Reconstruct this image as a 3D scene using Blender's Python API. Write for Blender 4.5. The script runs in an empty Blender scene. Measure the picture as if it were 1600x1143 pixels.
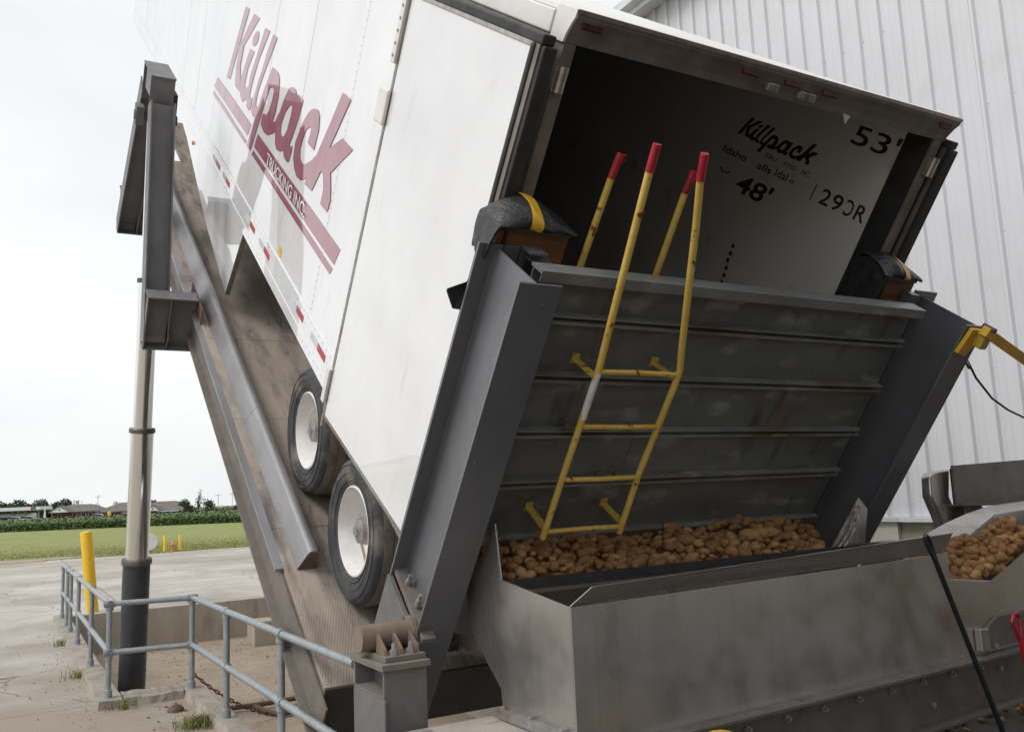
import bpy, math, random
from mathutils import Vector, Matrix, Euler
random.seed(7)
SC = bpy.context.scene
COL = SC.collection
# ---------------------------------------------------------------- camera
TH = math.radians(37.0)          # tilt of the tipping platform
Z0 = 1.3704                      # height of the trailer's rear lower corner
cam_d = bpy.data.cameras.new('camera'); cam = bpy.data.objects.new('camera', cam_d); COL.objects.link(cam)
right = Vector((0.86569, -0.49871, -0.04323)); down = Vector((0.03431, 0.14527, -0.98880)); fwd = Vector((0.49940, 0.85451, 0.14287))
m = Matrix((right, -down, -fwd)).transposed().to_4x4(); m.translation = (-2.0056, -4.5730, 1.75)
cam.matrix_world = m
cam_d.sensor_width = 36.0; cam_d.lens = 30.797; cam_d.clip_start = 0.05; cam_d.clip_end = 6000
SC.camera = cam
# ---------------------------------------------------------------- sky and sun (bright overcast)
SUN_EL, SUN_AZ = math.radians(50), math.radians(266)
w = bpy.data.worlds.new('World'); SC.world = w; w.use_nodes = True
nt = w.node_tree; nt.nodes.clear()
o_ = nt.nodes.new('ShaderNodeOutputWorld'); bg = nt.nodes.new('ShaderNodeBackground'); bg.inputs['Strength'].default_value = 0.12
sk = nt.nodes.new('ShaderNodeTexSky'); sk.sky_type = 'NISHITA'; sk.sun_disc = False; sk.sun_elevation = SUN_EL; sk.sun_rotation = SUN_AZ
sk.dust_density = 4.0; sk.air_density = 1.2
tc = nt.nodes.new('ShaderNodeTexCoord'); mp = nt.nodes.new('ShaderNodeMapping'); mp.inputs['Scale'].default_value = (1, 1, 2.5)
nz = nt.nodes.new('ShaderNodeTexNoise'); nz.inputs['Scale'].default_value = 1.6; nz.inputs['Detail'].default_value = 6
rp = nt.nodes.new('ShaderNodeValToRGB'); rp.color_ramp.elements[0].position = .3; rp.color_ramp.elements[1].position = .72
rp.color_ramp.elements[0].color = (.72, .755, .775, 1); rp.color_ramp.elements[1].color = (1, 1, 1, 1)
mul = nt.nodes.new('ShaderNodeVectorMath'); mul.operation = 'SCALE'; mul.inputs['Scale'].default_value = 8.3
mx = nt.nodes.new('ShaderNodeMix'); mx.data_type = 'RGBA'; mx.inputs[0].default_value = 0.9
L_ = nt.links.new
L_(tc.outputs['Generated'], mp.inputs['Vector']); L_(mp.outputs[0], nz.inputs['Vector']); L_(nz.outputs[0], rp.inputs[0])
L_(rp.outputs[0], mul.inputs[0]); L_(sk.outputs[0], mx.inputs[6]); L_(mul.outputs[0], mx.inputs[7])
L_(mx.outputs[2], bg.inputs['Color']); L_(bg.outputs[0], o_.inputs[0])
sl = bpy.data.lights.new('sun', 'SUN'); sl.energy = 1.5; sl.angle = math.radians(25); sl.color = (1, .985, .965)
so = bpy.data.objects.new('sun', sl); COL.objects.link(so)
sdir = Vector((math.sin(SUN_AZ) * math.cos(SUN_EL), math.cos(SUN_AZ) * math.cos(SUN_EL), math.sin(SUN_EL)))
so.rotation_euler = sdir.to_track_quat('Z', 'Y').to_euler(); so.location = sdir * 60
SC.view_settings.view_transform = 'Standard'; SC.view_settings.look = 'None'; SC.view_settings.gamma = 1
SC.view_settings.exposure = 0.2
try:
    SC.view_settings.use_curve_mapping = False
except Exception:
    pass
SC.cycles.max_bounces = 6; SC.cycles.diffuse_bounces = 3; SC.cycles.glossy_bounces = 3

# ---------------------------------------------------------------- helpers
def TW(x, d, n):                 # trailer frame (across, along, up) -> world
    return Vector((x, d * math.cos(TH) - n * math.sin(TH), d * math.sin(TH) + n * math.cos(TH) + Z0))

class MB:
    def __init__(s): s.v = []; s.f = []
    def add(s, vs, fs):
        b = len(s.v); s.v += [tuple(v) for v in vs]; s.f += [tuple(i + b for i in f) for f in fs]; return s
    def box(s, x0, x1, y0, y1, z0, z1):
        return s.add([(x0,y0,z0),(x1,y0,z0),(x1,y1,z0),(x0,y1,z0),(x0,y0,z1),(x1,y0,z1),(x1,y1,z1),(x0,y1,z1)],
                     [(0,3,2,1),(4,5,6,7),(0,1,5,4),(1,2,6,5),(2,3,7,6),(3,0,4,7)])
    def bar(s, p, q, wx, wy, up=(0,0,1)):      # rectangular bar from p to q
        p = Vector(p); q = Vector(q); d = (q - p).normalized(); a = d.cross(Vector(up))
        if a.length < 1e-4: a = d.cross(Vector((1,0,0)))
        a.normalize(); b = a.cross(d)
        vs = [c + a*sx*wx/2 + b*sy*wy/2 for c in (p, q) for sx, sy in ((-1,-1),(1,-1),(1,1),(-1,1))]
        return s.add(vs, [(0,1,2,3),(7,6,5,4),(0,4,5,1),(1,5,6,2),(2,6,7,3),(3,7,4,0)])
    def prism(s, poly, axis, a0, a1):
        n = len(poly)
        f = {'x': lambda u, v, a: (a, u, v), 'y': lambda u, v, a: (u, a, v), 'z': lambda u, v, a: (u, v, a)}[axis]
        vs = [f(u, v, a0) for u, v in poly] + [f(u, v, a1) for u, v in poly]
        return s.add(vs, [tuple(range(n))[::-1], tuple(range(n, 2*n))] + [(i, (i+1) % n, n + (i+1) % n, n + i) for i in range(n)])
    def tube(s, p, q, r, seg=12, r2=None):
        p = Vector(p); q = Vector(q); d = (q - p).normalized(); a = d.orthogonal().normalized(); b = d.cross(a); r2 = r if r2 is None else r2
        vs = []
        for c, rr in ((p, r), (q, r2)):
            vs += [c + (a*math.cos(t) + b*math.sin(t))*rr for t in [k*2*math.pi/seg for k in range(seg)]]
        return s.add(vs, [tuple(range(seg))[::-1], tuple(range(seg, 2*seg))] + [(i, (i+1) % seg, seg + (i+1) % seg, seg + i) for i in range(seg)])
    def path(s, pts, r, seg=8, closed=False):
        pts = [Vector(p) for p in pts]; n = len(pts); vs = []; a = None
        for i, p in enumerate(pts):
            if closed: d = pts[(i+1) % n] - pts[i-1]
            else: d = pts[min(i+1, n-1)] - pts[max(i-1, 0)]
            d.normalize()
            if a is None: a = d.orthogonal().normalized()
            a = (a - d*a.dot(d)).normalized(); b = d.cross(a)
            vs += [p + (a*math.cos(t) + b*math.sin(t))*r for t in [k*2*math.pi/seg for k in range(seg)]]
        fs = []
        for i in range(n if closed else n-1):
            j = (i+1) % n
            fs += [(i*seg+k, i*seg+(k+1) % seg, j*seg+(k+1) % seg, j*seg+k) for k in range(seg)]
        if not closed: fs += [tuple(range(seg))[::-1], tuple(range((n-1)*seg, n*seg))]
        return s.add(vs, fs)
    def lathe(s, c, axis, prof, seg=32):       # prof: (radius, height along axis)
        c = Vector(c); d = Vector(axis).normalized(); a = d.orthogonal().normalized(); b = d.cross(a); vs = []; n = len(prof)
        for r, h in prof:
            vs += [c + d*h + (a*math.cos(t) + b*math.sin(t))*max(r, 1e-4) for t in [k*2*math.pi/seg for k in range(seg)]]
        fs = [(i*seg+k, i*seg+(k+1) % seg, (i+1)*seg+(k+1) % seg, (i+1)*seg+k) for i in range(n-1) for k in range(seg)]
        return s.add(vs, fs)
    def build(s, name, mat, parent=None, smooth=False, bevel=0, kind=None):
        me = bpy.data.meshes.new(name); me.from_pydata(s.v, [], s.f); me.validate(); me.update()
        import bmesh
        b = bmesh.new(); b.from_mesh(me); bmesh.ops.recalc_face_normals(b, faces=b.faces); b.to_mesh(me); b.free()
        if smooth:
            me.polygons.foreach_set('use_smooth', [True]*len(me.polygons)); me.set_sharp_from_angle(angle=math.radians(38))
        me.materials.append(mat)
        o = bpy.data.objects.new(name, me); COL.objects.link(o)
        if parent: o.parent = parent
        if bevel:
            bm_ = o.modifiers.new('bevel', 'BEVEL'); bm_.width = bevel; bm_.segments = 2; bm_.limit_method = 'ANGLE'; bm_.harden_normals = False
        if kind: o['kind'] = kind
        return o
def tag(o, label, cat, group=None, kind=None):
    o['label'] = label; o['category'] = cat
    if group: o['group'] = group
    if kind: o['kind'] = kind
    return o
def empty(name, label, cat, loc=(0,0,0), rot=(0,0,0), group=None):
    o = bpy.data.objects.new(name, None); COL.objects.link(o); o.location = loc; o.rotation_euler = rot; o.empty_display_size = .2
    return tag(o, label, cat, group)
def struct(o): o['kind'] = 'structure'; return o
def copy_tree(o, parent=None):
    c = o.copy(); COL.objects.link(c); c.parent = parent
    for ch in list(o.children): copy_tree(ch, c)
    return c

def pm(name, col, rough=.5, metal=0, col2=None, scale=4, lo=.35, hi=.65, col3=None, s3=9, lo3=.6, hi3=.7, bump=0, bscale=80, coat=0, stretch=(1,1,1), spec=.5, detail=5, crough=.03, layers=(), wob=0):
    mt = bpy.data.materials.new(name); mt.use_nodes = True; nt = mt.node_tree; N = nt.nodes; lk = nt.links.new
    b = N['Principled BSDF']; b.inputs['Roughness'].default_value = rough; b.inputs['Metallic'].default_value = metal
    b.inputs['Specular IOR Level'].default_value = spec; b.inputs['Coat Weight'].default_value = coat; b.inputs['Coat Roughness'].default_value = crough; b.inputs['Coat IOR'].default_value = 1.7 if coat >= 1 else 1.5
    tc = N.new('ShaderNodeTexCoord'); mp = N.new('ShaderNodeMapping'); mp.inputs['Scale'].default_value = stretch; lk(tc.outputs['Object'], mp.inputs[0])
    if col2 is None: col2 = tuple(c*.8 for c in col)
    def noise(sc, det=detail):
        n = N.new('ShaderNodeTexNoise'); n.inputs['Scale'].default_value = sc; n.inputs['Detail'].default_value = det; n.inputs['Roughness'].default_value = .62
        lk(mp.outputs[0], n.inputs['Vector']); return n
    def ramp(n, a, c):
        r = N.new('ShaderNodeMapRange'); r.inputs[1].default_value = a; r.inputs[2].default_value = c; lk(n.outputs[0], r.inputs[0]); return r
    n1 = noise(scale); r1 = ramp(n1, lo, hi)
    mx = N.new('ShaderNodeMix'); mx.data_type = 'RGBA'; mx.inputs[6].default_value = (*col, 1); mx.inputs[7].default_value = (*col2, 1); lk(r1.outputs[0], mx.inputs[0])
    out = mx.outputs[2]
    if col3:
        r3 = ramp(noise(s3), lo3, hi3); m3 = N.new('ShaderNodeMix'); m3.data_type = 'RGBA'; lk(r3.outputs[0], m3.inputs[0]); lk(out, m3.inputs[6]); m3.inputs[7].default_value = (*col3, 1); out = m3.outputs[2]
    for lc, st, sc_, a_, c_ in layers:           # wear: colour, stretch, scale, threshold range
        m4 = N.new('ShaderNodeMapping'); m4.inputs['Scale'].default_value = st; m4.inputs['Location'].default_value = (3.1, 1.7, 5.3); lk(tc.outputs['Object'], m4.inputs[0])
        n4 = N.new('ShaderNodeTexNoise'); n4.inputs['Scale'].default_value = sc_; n4.inputs['Detail'].default_value = 4; lk(m4.outputs[0], n4.inputs['Vector'])
        r4 = ramp(n4, a_, c_); x4 = N.new('ShaderNodeMix'); x4.data_type = 'RGBA'; lk(r4.outputs[0], x4.inputs[0]); lk(out, x4.inputs[6]); x4.inputs[7].default_value = (*lc, 1); out = x4.outputs[2]
    if wob:
        bw = N.new('ShaderNodeBump'); bw.inputs['Strength'].default_value = wob; bw.inputs['Distance'].default_value = .05; nw_ = N.new('ShaderNodeTexNoise'); nw_.inputs['Scale'].default_value = 1.7; nw_.inputs['Detail'].default_value = 1; lk(tc.outputs['Object'], nw_.inputs['Vector'])
        lk(nw_.outputs[0], bw.inputs['Height']); lk(bw.outputs[0], b.inputs['Normal']); lk(bw.outputs[0], b.inputs['Coat Normal'])
    lk(out, b.inputs['Base Color'])
    rr = N.new('ShaderNodeMapRange'); rr.inputs[1].default_value = .3; rr.inputs[2].default_value = .7; rr.inputs[3].default_value = max(rough-.08, .02); rr.inputs[4].default_value = min(rough+.12, 1)
    lk(noise(scale*2.3, 2).outputs[0], rr.inputs[0]); lk(rr.outputs[0], b.inputs['Roughness'])
    if bump:
        bp = N.new('ShaderNodeBump'); bp.inputs['Strength'].default_value = bump; bp.inputs['Distance'].default_value = .02; lk(noise(bscale, 3).outputs[0], bp.inputs['Height']); lk(bp.outputs[0], b.inputs['Normal'])
    return mt

M = {}
M['white'] = pm('trailer_white', (.84,.845,.86), .35, col2=(.74,.74,.755), scale=1.2, coat=1.0, col3=(.62,.60,.57), s3=5, lo3=.66, hi3=.9, crough=.02, wob=.10, layers=(((.55,.52,.48), (2,2,.25), 6, .64, .95), ((.55,.53,.50), (1,1,1), 60, .74, .80)))
M['white2'] = pm('white_paint', (.78,.77,.75), .45, col2=(.68,.66,.63), scale=3, col3=(.5,.45,.4), s3=14, lo3=.64, hi3=.8)
M['maroon'] = pm('maroon_vinyl', (.30,.042,.095), .35, col2=(.28,.038,.088), scale=2, coat=1.0, crough=.02, wob=.10)
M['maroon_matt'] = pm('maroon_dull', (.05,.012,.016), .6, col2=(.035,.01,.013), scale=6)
M['roof'] = pm('roof_alu', (.82,.80,.77), .4, col2=(.72,.70,.66), scale=2)
M['liner'] = pm('liner_wall', (.82,.81,.79), .4, col2=(.76,.75,.73), scale=1.5, col3=(.25,.22,.19), s3=4, lo3=.62, hi3=.85)
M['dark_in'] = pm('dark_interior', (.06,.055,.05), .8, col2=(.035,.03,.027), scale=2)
M['frame'] = pm('rear_frame_steel', (.26,.23,.21), .5, metal=.3, col2=(.16,.14,.125), scale=6, col3=(.10,.05,.03), s3=8, lo3=.62, hi3=.75)
M['black'] = pm('black_rubber', (.020,.020,.021), .55, col2=(.035,.034,.034), scale=8, bump=.1)
M['cover'] = pm('rubber_sheet', (.017,.017,.019), .36, col2=(.03,.029,.03), scale=10, bump=.5, bscale=22)
M['tyre'] = pm('tyre_rubber', (.035,.036,.042), .7, col2=(.065,.065,.07), scale=6, col3=(.25,.215,.175), s3=4, lo3=.52, hi3=.78, bump=.15)
M['tread'] = pm('dusty_tread', (.26,.225,.185), .85, col2=(.15,.13,.11), scale=7, bump=.3, bscale=60)
M['rim'] = pm('rim_white', (.84,.83,.82), .3, col2=(.74,.72,.70), scale=7, coat=.4)
M['hub'] = pm('hub_grey', (.32,.30,.30), .5, col2=(.2,.17,.15), scale=18)
M['steel'] = pm('column_paint', (.118,.121,.137), .42, col2=(.098,.10,.112), scale=3, coat=.6, crough=.28, col3=(.16,.12,.09), s3=11, lo3=.66, hi3=.8, bump=.05, bscale=120, layers=(((.10,.10,.108), (1,1,.25), 3.5, .52, .75), ((.36,.34,.32), (1,1,1), 70, .70, .74), ((.17,.09,.05), (1.5,1.5,.5), 7, .66, .76)))
M['tower'] = pm('tower_paint', (.165,.163,.172), .5, col2=(.13,.127,.132), scale=3, col3=(.17,.10,.06), s3=6, lo3=.68, hi3=.85, bump=.06)
M['deckside'] = pm('dirty_side_beam', (.19,.165,.14), .75, col2=(.13,.115,.105), scale=3, col3=(.20,.105,.055), s3=5, lo3=.6, hi3=.75, bump=.15)
M['guard'] = pm('worn_guard_steel', (.30,.30,.315), .42, metal=.35, col2=(.22,.21,.21), scale=2.5, col3=(.17,.13,.10), s3=6, lo3=.64, hi3=.85, stretch=(1,.4,1))
M['galv'] = pm('grey_wall_steel', (.19,.20,.19), .40, metal=.3, col2=(.14,.145,.14), scale=2.2, col3=(.13,.085,.055), s3=3, lo3=.58, hi3=.8, stretch=(.5,1,1.5), bump=.05, layers=(((.30,.31,.305), (.7,1,1.6), 5, .58, .72), ((.07,.065,.06), (1.3,1,.5), 4, .60, .8), ((.14,.075,.04), (2.5,1,.35), 5, .64, .78)))
M['galv2'] = pm('galvanised_edge', (.32,.33,.325), .40, metal=.4, col2=(.22,.22,.215), scale=5, col3=(.20,.12,.065), s3=3.5, lo3=.50, hi3=.68, stretch=(.5,1,1), layers=(((.40,.40,.39), (.4,1,1), 9, .6, .72),))
M['galv3'] = pm('neutral_rail', (.27,.28,.28), .42, metal=.35, col2=(.20,.205,.205), scale=4, stretch=(.5,1,1), layers=(((.36,.37,.37), (.4,1,1), 9, .6, .74),))
M['stain'] = pm('stainless', (.52,.495,.475), .30, metal=.85, col2=(.48,.455,.435), scale=1.6, col3=(.46,.39,.29), s3=.9, lo3=.58, hi3=.9, bump=.0, layers=(((.66,.64,.62), (9,9,.5), 16, .68, .72), ((.43,.40,.37), (16,16,.22), 3, .54, .9), ((.34,.25,.13), (2,2,.5), 2.2, .66, .85)), wob=.12)
M['conc'] = pm('concrete_yard', (.50,.475,.44), .9, col2=(.40,.37,.33), scale=.6, lo=.38, hi=.6, col3=(.27,.235,.195), s3=.22, lo3=.47, hi3=.66, bump=.12, bscale=25, detail=7)
M['conc_wall'] = pm('concrete_wall', (.42,.37,.31), .9, col2=(.33,.285,.235), scale=1.6, col3=(.22,.18,.14), s3=2.2, lo3=.58, hi3=.8, stretch=(1.5,1.5,.35), bump=.2, bscale=40)
M['curb'] = pm('curb_concrete', (.38,.34,.285), .95, col2=(.30,.265,.22), scale=4, col3=(.20,.17,.135), s3=7, lo3=.55, hi3=.75, bump=.35, bscale=45)
M['slab'] = pm('pier_concrete', (.42,.38,.33), .9, col2=(.33,.30,.265), scale=5, col3=(.14,.13,.145), s3=4, lo3=.55, hi3=.68, bump=.3, bscale=40)
M['sand'] = pm('sand_floor', (.36,.29,.22), 1, col2=(.28,.225,.17), scale=2, col3=(.17,.135,.10), s3=9, lo3=.58, hi3=.72, bump=.6, bscale=30, detail=7)
M['pipe'] = pm('handrail_galv', (.33,.37,.385), .42, metal=.35, col2=(.27,.30,.31), scale=12, col3=(.42,.38,.42), s3=5, lo3=.55, hi3=.8)
M['chrome'] = pm('cylinder_stage', (.88,.88,.87), .13, metal=.95, col2=(.84,.84,.83), scale=1, stretch=(1,1,.1))
M['cyl'] = pm('cylinder_base', (.042,.047,.056), .4, col2=(.06,.06,.065), scale=4, col3=(.09,.06,.04), s3=6, lo3=.68, hi3=.76, spec=.5)
M['collar'] = pm('collar_steel', (.13,.12,.115), .45, metal=.4, scale=8)
M['yellow'] = pm('bollard_yellow', (.82,.52,.015), .45, col2=(.74,.45,.012), scale=4, col3=(.62,.36,.02), s3=16, lo3=.6, hi3=.8)
M['lad'] = pm('ladder_yellow', (.66,.47,.12), .5, col2=(.56,.37,.06), scale=9, col3=(.10,.04,.018), s3=17, lo3=.635, hi3=.66)
M['lad2'] = pm('bracket_yellow', (.50,.36,.05), .55, col2=(.36,.24,.04), scale=9, col3=(.09,.035,.015), s3=13, lo3=.56, hi3=.62)
M['red'] = pm('red_grip', (.42,.012,.03), .45, col2=(.32,.01,.02), scale=14, col3=(.12,.02,.015), s3=20, lo3=.6, hi3=.7)
M['tape'] = pm('yellow_tape', (.72,.42,.03), .4, col2=(.6,.34,.03), scale=8)
M['wood'] = pm('oily_wood', (.27,.125,.045), .6, col2=(.15,.065,.024), scale=5, col3=(.26,.15,.06), s3=7, lo3=.6, hi3=.75, stretch=(.5,1,4), bump=.15)
M['sidingA'] = pm('siding_white', (.72,.725,.75), .42, col2=(.67,.675,.695), scale=.5, col3=(.58,.57,.56), s3=.9, lo3=.58, hi3=.9)
M['trim'] = pm('trim_white', (.72,.73,.74), .5)
M['stem'] = pm('stem_wall', (.62,.58,.50), .9, col2=(.52,.48,.40), scale=3, bump=.15, stretch=(1,1,.4))
M['stem_green'] = pm('stem_wall_algae', (.46,.41,.31), .9, col2=(.36,.32,.23), scale=3, col3=(.13,.17,.035), s3=2.0, lo3=.50, hi3=.66, stretch=(1,1.6,.35), bump=.15)
M['spud'] = pm('potato_skin', (.35,.18,.066), .78, col2=(.21,.105,.04), scale=14, col3=(.09,.05,.025), s3=26, lo3=.58, hi3=.7, bump=.3, bscale=70)
M['spud2'] = pm('potato_skin_pale', (.48,.275,.105), .72, col2=(.33,.18,.07), scale=14, col3=(.14,.08,.035), s3=24, lo3=.6, hi3=.72, bump=.25, bscale=70)
M['redlens'] = pm('red_lens', (.085,.004,.007), .3, col2=(.05,.003,.005), scale=20)
M['tape_red'] = pm('reflective_red', (.48,.03,.04), .35); M['tape_white'] = pm('reflective_silver', (.62,.64,.66), .35)
M['amber'] = pm('amber_lens', (.75,.22,.03), .3)
M['hinge'] = pm('bright_hinge', (.52,.50,.48), .32, metal=.8, col2=(.36,.33,.3), scale=20)
M['grass'] = pm('lawn_grass', (.19,.225,.055), 1, col2=(.25,.25,.085), scale=.35, col3=(.14,.165,.035), s3=1.4, lo3=.5, hi3=.7, bump=.5, bscale=12, detail=7)
M['blade'] = pm('grass_blades', (.17,.19,.05), .9, col2=(.23,.225,.08), scale=1.2)
M['dirt'] = pm('bare_dirt', (.36,.29,.22), 1, col2=(.27,.22,.15), scale=2.5, bump=.4, bscale=14)
M['soy'] = pm('soy_leaf', (.075,.135,.038), .6, col2=(.15,.205,.075), scale=2.5, lo=.4, hi=.6)
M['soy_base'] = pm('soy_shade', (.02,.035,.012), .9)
M['leaf'] = pm('tree_leaf', (.035,.055,.018), .7, col2=(.065,.085,.03), scale=.8)
M['leaf2'] = pm('tree_leaf_light', (.06,.085,.03), .7, col2=(.10,.11,.045), scale=.8)
M['bark'] = pm('bark', (.10,.08,.06), .9)
M['meadow'] = pm('far_meadow', (.08,.105,.035), 1, col2=(.11,.12,.05), scale=.05)
M['brick'] = pm('brick_red', (.20,.085,.06), .9, col2=(.14,.06,.045), scale=2)
M['shingle'] = pm('roof_shingle', (.17,.145,.135), .95, col2=(.13,.115,.105), scale=1.2, bump=.2)
M['pane'] = pm('dark_pane', (.02,.024,.03), .1)
M['carw'] = pm('car_white', (.75,.76,.78), .3, coat=.6)
M['greyp'] = pm('grey_post', (.36,.36,.37), .6)
M['blue'] = pm('blue_sign', (.06,.10,.45), .5)
M['green'] = pm('green_sign', (.02,.25,.08), .5)
M['redsign'] = pm('red_sign', (.50,.03,.03), .5)
M['hyd'] = pm('hydrant_orange', (.62,.27,.10), .55, col2=(.5,.2,.08), scale=9)
M['rust'] = pm('rusty_iron', (.15,.085,.055), .8, col2=(.09,.055,.04), scale=14, bump=.3)
M['pinsteel'] = pm('dusty_pin', (.26,.20,.155), .6, metal=.25, col2=(.19,.14,.105), scale=8, col3=(.24,.11,.04), s3=5, lo3=.58, hi3=.75)
M['ped'] = pm('pedestal_paint', (.155,.15,.155), .55, col2=(.125,.118,.12), scale=5, col3=(.22,.18,.145), s3=9, lo3=.6, hi3=.8)
M['bay'] = pm('shade_lining', (.06,.055,.05), .8, col2=(.045,.04,.037), scale=2)  # darkened to deepen shade on the hopper; also paints the deck-end void
M['floor'] = pm('dark_floor', (.055,.05,.045), .9, col2=(.038,.034,.03), scale=1.5, bump=.2)
M['blackpole'] = pm('black_handle', (.012,.014,.018), .35, scale=20); M['redpole'] = pm('red_handle', (.38,.01,.015), .4, scale=20)
M['beam'] = pm('conveyor_beam', (.20,.185,.175), .42, metal=.5, col2=(.15,.135,.13), scale=4, col3=(.11,.085,.07), s3=8, lo3=.6, hi3=.8)
M['zinc'] = pm('zinc_bolt', (.45,.44,.44), .38, metal=.7, scale=30)
M['hose'] = pm('tan_hose', (.55,.40,.22), .5); M['hosey'] = pm('yellow_hose', (.62,.58,.30), .5)

def yard_dirt():
    mt = M['conc']; nt = mt.node_tree; N = nt.nodes; lk = nt.links.new; b = N['Principled BSDF']; src = b.inputs['Base Color'].links[0].from_socket
    tc = N.new('ShaderNodeTexCoord'); sp = N.new('ShaderNodeSeparateXYZ'); lk(tc.outputs['Object'], sp.inputs[0])
    my = N.new('ShaderNodeMapRange'); my.inputs[1].default_value = 15; my.inputs[2].default_value = 4; lk(sp.outputs['Y'], my.inputs[0])
    n = N.new('ShaderNodeTexNoise'); n.inputs['Scale'].default_value = .9; n.inputs['Detail'].default_value = 7; n.inputs['Roughness'].default_value = .65; lk(tc.outputs['Object'], n.inputs['Vector'])
    ad = N.new('ShaderNodeMath'); ad.operation = 'MULTIPLY_ADD'; ad.inputs[1].default_value = .55; lk(my.outputs[0], ad.inputs[0]); lk(n.outputs[0], ad.inputs[2])
    mr = N.new('ShaderNodeMapRange'); mr.inputs[1].default_value = .66; mr.inputs[2].default_value = 1.02; lk(ad.outputs[0], mr.inputs[0])
    # dusty wheel track along the lawn edge
    tr = N.new('ShaderNodeMapRange'); tr.inputs[1].default_value = 21; tr.inputs[2].default_value = 28; lk(sp.outputs['Y'], tr.inputs[0])
    m1 = N.new('ShaderNodeMix'); m1.data_type = 'RGBA'; lk(mr.outputs[0], m1.inputs[0]); lk(src, m1.inputs[6]); m1.inputs[7].default_value = (.30, .255, .205, 1)
    n2 = N.new('ShaderNodeTexNoise'); n2.inputs['Scale'].default_value = .5; n2.inputs['Detail'].default_value = 6; mp2 = N.new('ShaderNodeMapping'); mp2.inputs['Scale'].default_value = (.25, 1.6, 1); lk(tc.outputs['Object'], mp2.inputs[0]); lk(mp2.outputs[0], n2.inputs['Vector'])
    r2 = N.new('ShaderNodeMapRange'); r2.inputs[1].default_value = .42; r2.inputs[2].default_value = .62; lk(n2.outputs[0], r2.inputs[0]); mm = N.new('ShaderNodeMath'); mm.operation = 'MULTIPLY'; lk(tr.outputs[0], mm.inputs[0]); lk(r2.outputs[0], mm.inputs[1])
    m2 = N.new('ShaderNodeMix'); m2.data_type = 'RGBA'; lk(mm.outputs[0], m2.inputs[0]); lk(m1.outputs[2], m2.inputs[6]); m2.inputs[7].default_value = (.33, .29, .235, 1)
    vo = N.new('ShaderNodeTexVoronoi'); vo.feature = 'DISTANCE_TO_EDGE'; vo.inputs['Scale'].default_value = .22; wn = N.new('ShaderNodeTexNoise'); wn.inputs['Scale'].default_value = 1.2; wn.inputs['Detail'].default_value = 5; lk(tc.outputs['Object'], wn.inputs['Vector'])
    va = N.new('ShaderNodeVectorMath'); va.operation = 'MULTIPLY_ADD'; va.inputs[1].default_value = (.9, .9, 0); lk(wn.outputs['Color'], va.inputs[0]); lk(tc.outputs['Object'], va.inputs[2]); lk(va.outputs[0], vo.inputs['Vector'])
    cr = N.new('ShaderNodeMapRange'); cr.inputs[1].default_value = .0022; cr.inputs[2].default_value = .0006; lk(vo.outputs['Distance'], cr.inputs[0])
    m3 = N.new('ShaderNodeMix'); m3.data_type = 'RGBA'; lk(cr.outputs[0], m3.inputs[0]); lk(m2.outputs[2], m3.inputs[6]); m3.inputs[7].default_value = (.12, .10, .08, 1)
    br = N.new('ShaderNodeTexBrick'); br.offset = 0; br.inputs['Scale'].default_value = 1; br.inputs['Brick Width'].default_value = 4.6; br.inputs['Row Height'].default_value = 4.6; br.inputs['Mortar Size'].default_value = .012; lk(tc.outputs['Object'], br.inputs['Vector'])
    m5 = N.new('ShaderNodeMix'); m5.data_type = 'RGBA'; lk(br.outputs['Fac'], m5.inputs[0]); lk(m3.outputs[2], m5.inputs[6]); m5.inputs[7].default_value = (.17, .15, .125, 1)
    lk(m5.outputs[2], b.inputs['Base Color'])
yard_dirt()
# dirty chequer-plate deck: brown dust over tread pattern
def deck_mat():
    mt = pm('chequer_deck', (.43,.36,.29), .85, col2=(.29,.24,.195), scale=2.2, col3=(.11,.10,.10), s3=2.6, lo3=.50, hi3=.72, stretch=(2.2,.45,1), layers=(((.40,.35,.30), (1.4,.6,1), 9, .58, .72), ((.10,.09,.08), (1.6,.4,1), 10, .64, .78)), detail=7)
    nt = mt.node_tree; N = nt.nodes; lk = nt.links.new; b = N['Principled BSDF']
    tc = N.new('ShaderNodeTexCoord'); hs = []
    for ang, off in ((45, 0), (-45, .5)):
        mp = N.new('ShaderNodeMapping'); mp.inputs['Rotation'].default_value = (0, 0, math.radians(ang)); mp.inputs['Scale'].default_value = (75, 26, 1); mp.inputs['Location'].default_value = (off, off*.5, 0)
        lk(tc.outputs['Object'], mp.inputs[0]); vo = N.new('ShaderNodeTexVoronoi'); vo.voronoi_dimensions = '2D'; vo.inputs['Randomness'].default_value = 0; vo.inputs['Scale'].default_value = 1.0
        lk(mp.outputs[0], vo.inputs['Vector']); mr = N.new('ShaderNodeMapRange'); mr.inputs[1].default_value = .42; mr.inputs[2].default_value = .25; lk(vo.outputs['Distance'], mr.inputs[0]); hs.append(mr)
    ad = N.new('ShaderNodeMath'); ad.operation = 'MAXIMUM'; lk(hs[0].outputs[0], ad.inputs[0]); lk(hs[1].outputs[0], ad.inputs[1])
    n = N.new('ShaderNodeTexNoise'); n.inputs['Scale'].default_value = 14; n.inputs['Detail'].default_value = 6; lk(tc.outputs['Object'], n.inputs['Vector'])
    a2 = N.new('ShaderNodeMath'); a2.operation = 'MULTIPLY_ADD'; a2.inputs[1].default_value = .9; lk(n.outputs[0], a2.inputs[0]); lk(ad.outputs[0], a2.inputs[2])
    bp = N.new('ShaderNodeBump'); bp.inputs['Strength'].default_value = .5; bp.inputs['Distance'].default_value = .004; lk(a2.outputs[0], bp.inputs['Height']); lk(bp.outputs[0], b.inputs['Normal'])
    return mt
M['deck'] = deck_mat()

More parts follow.
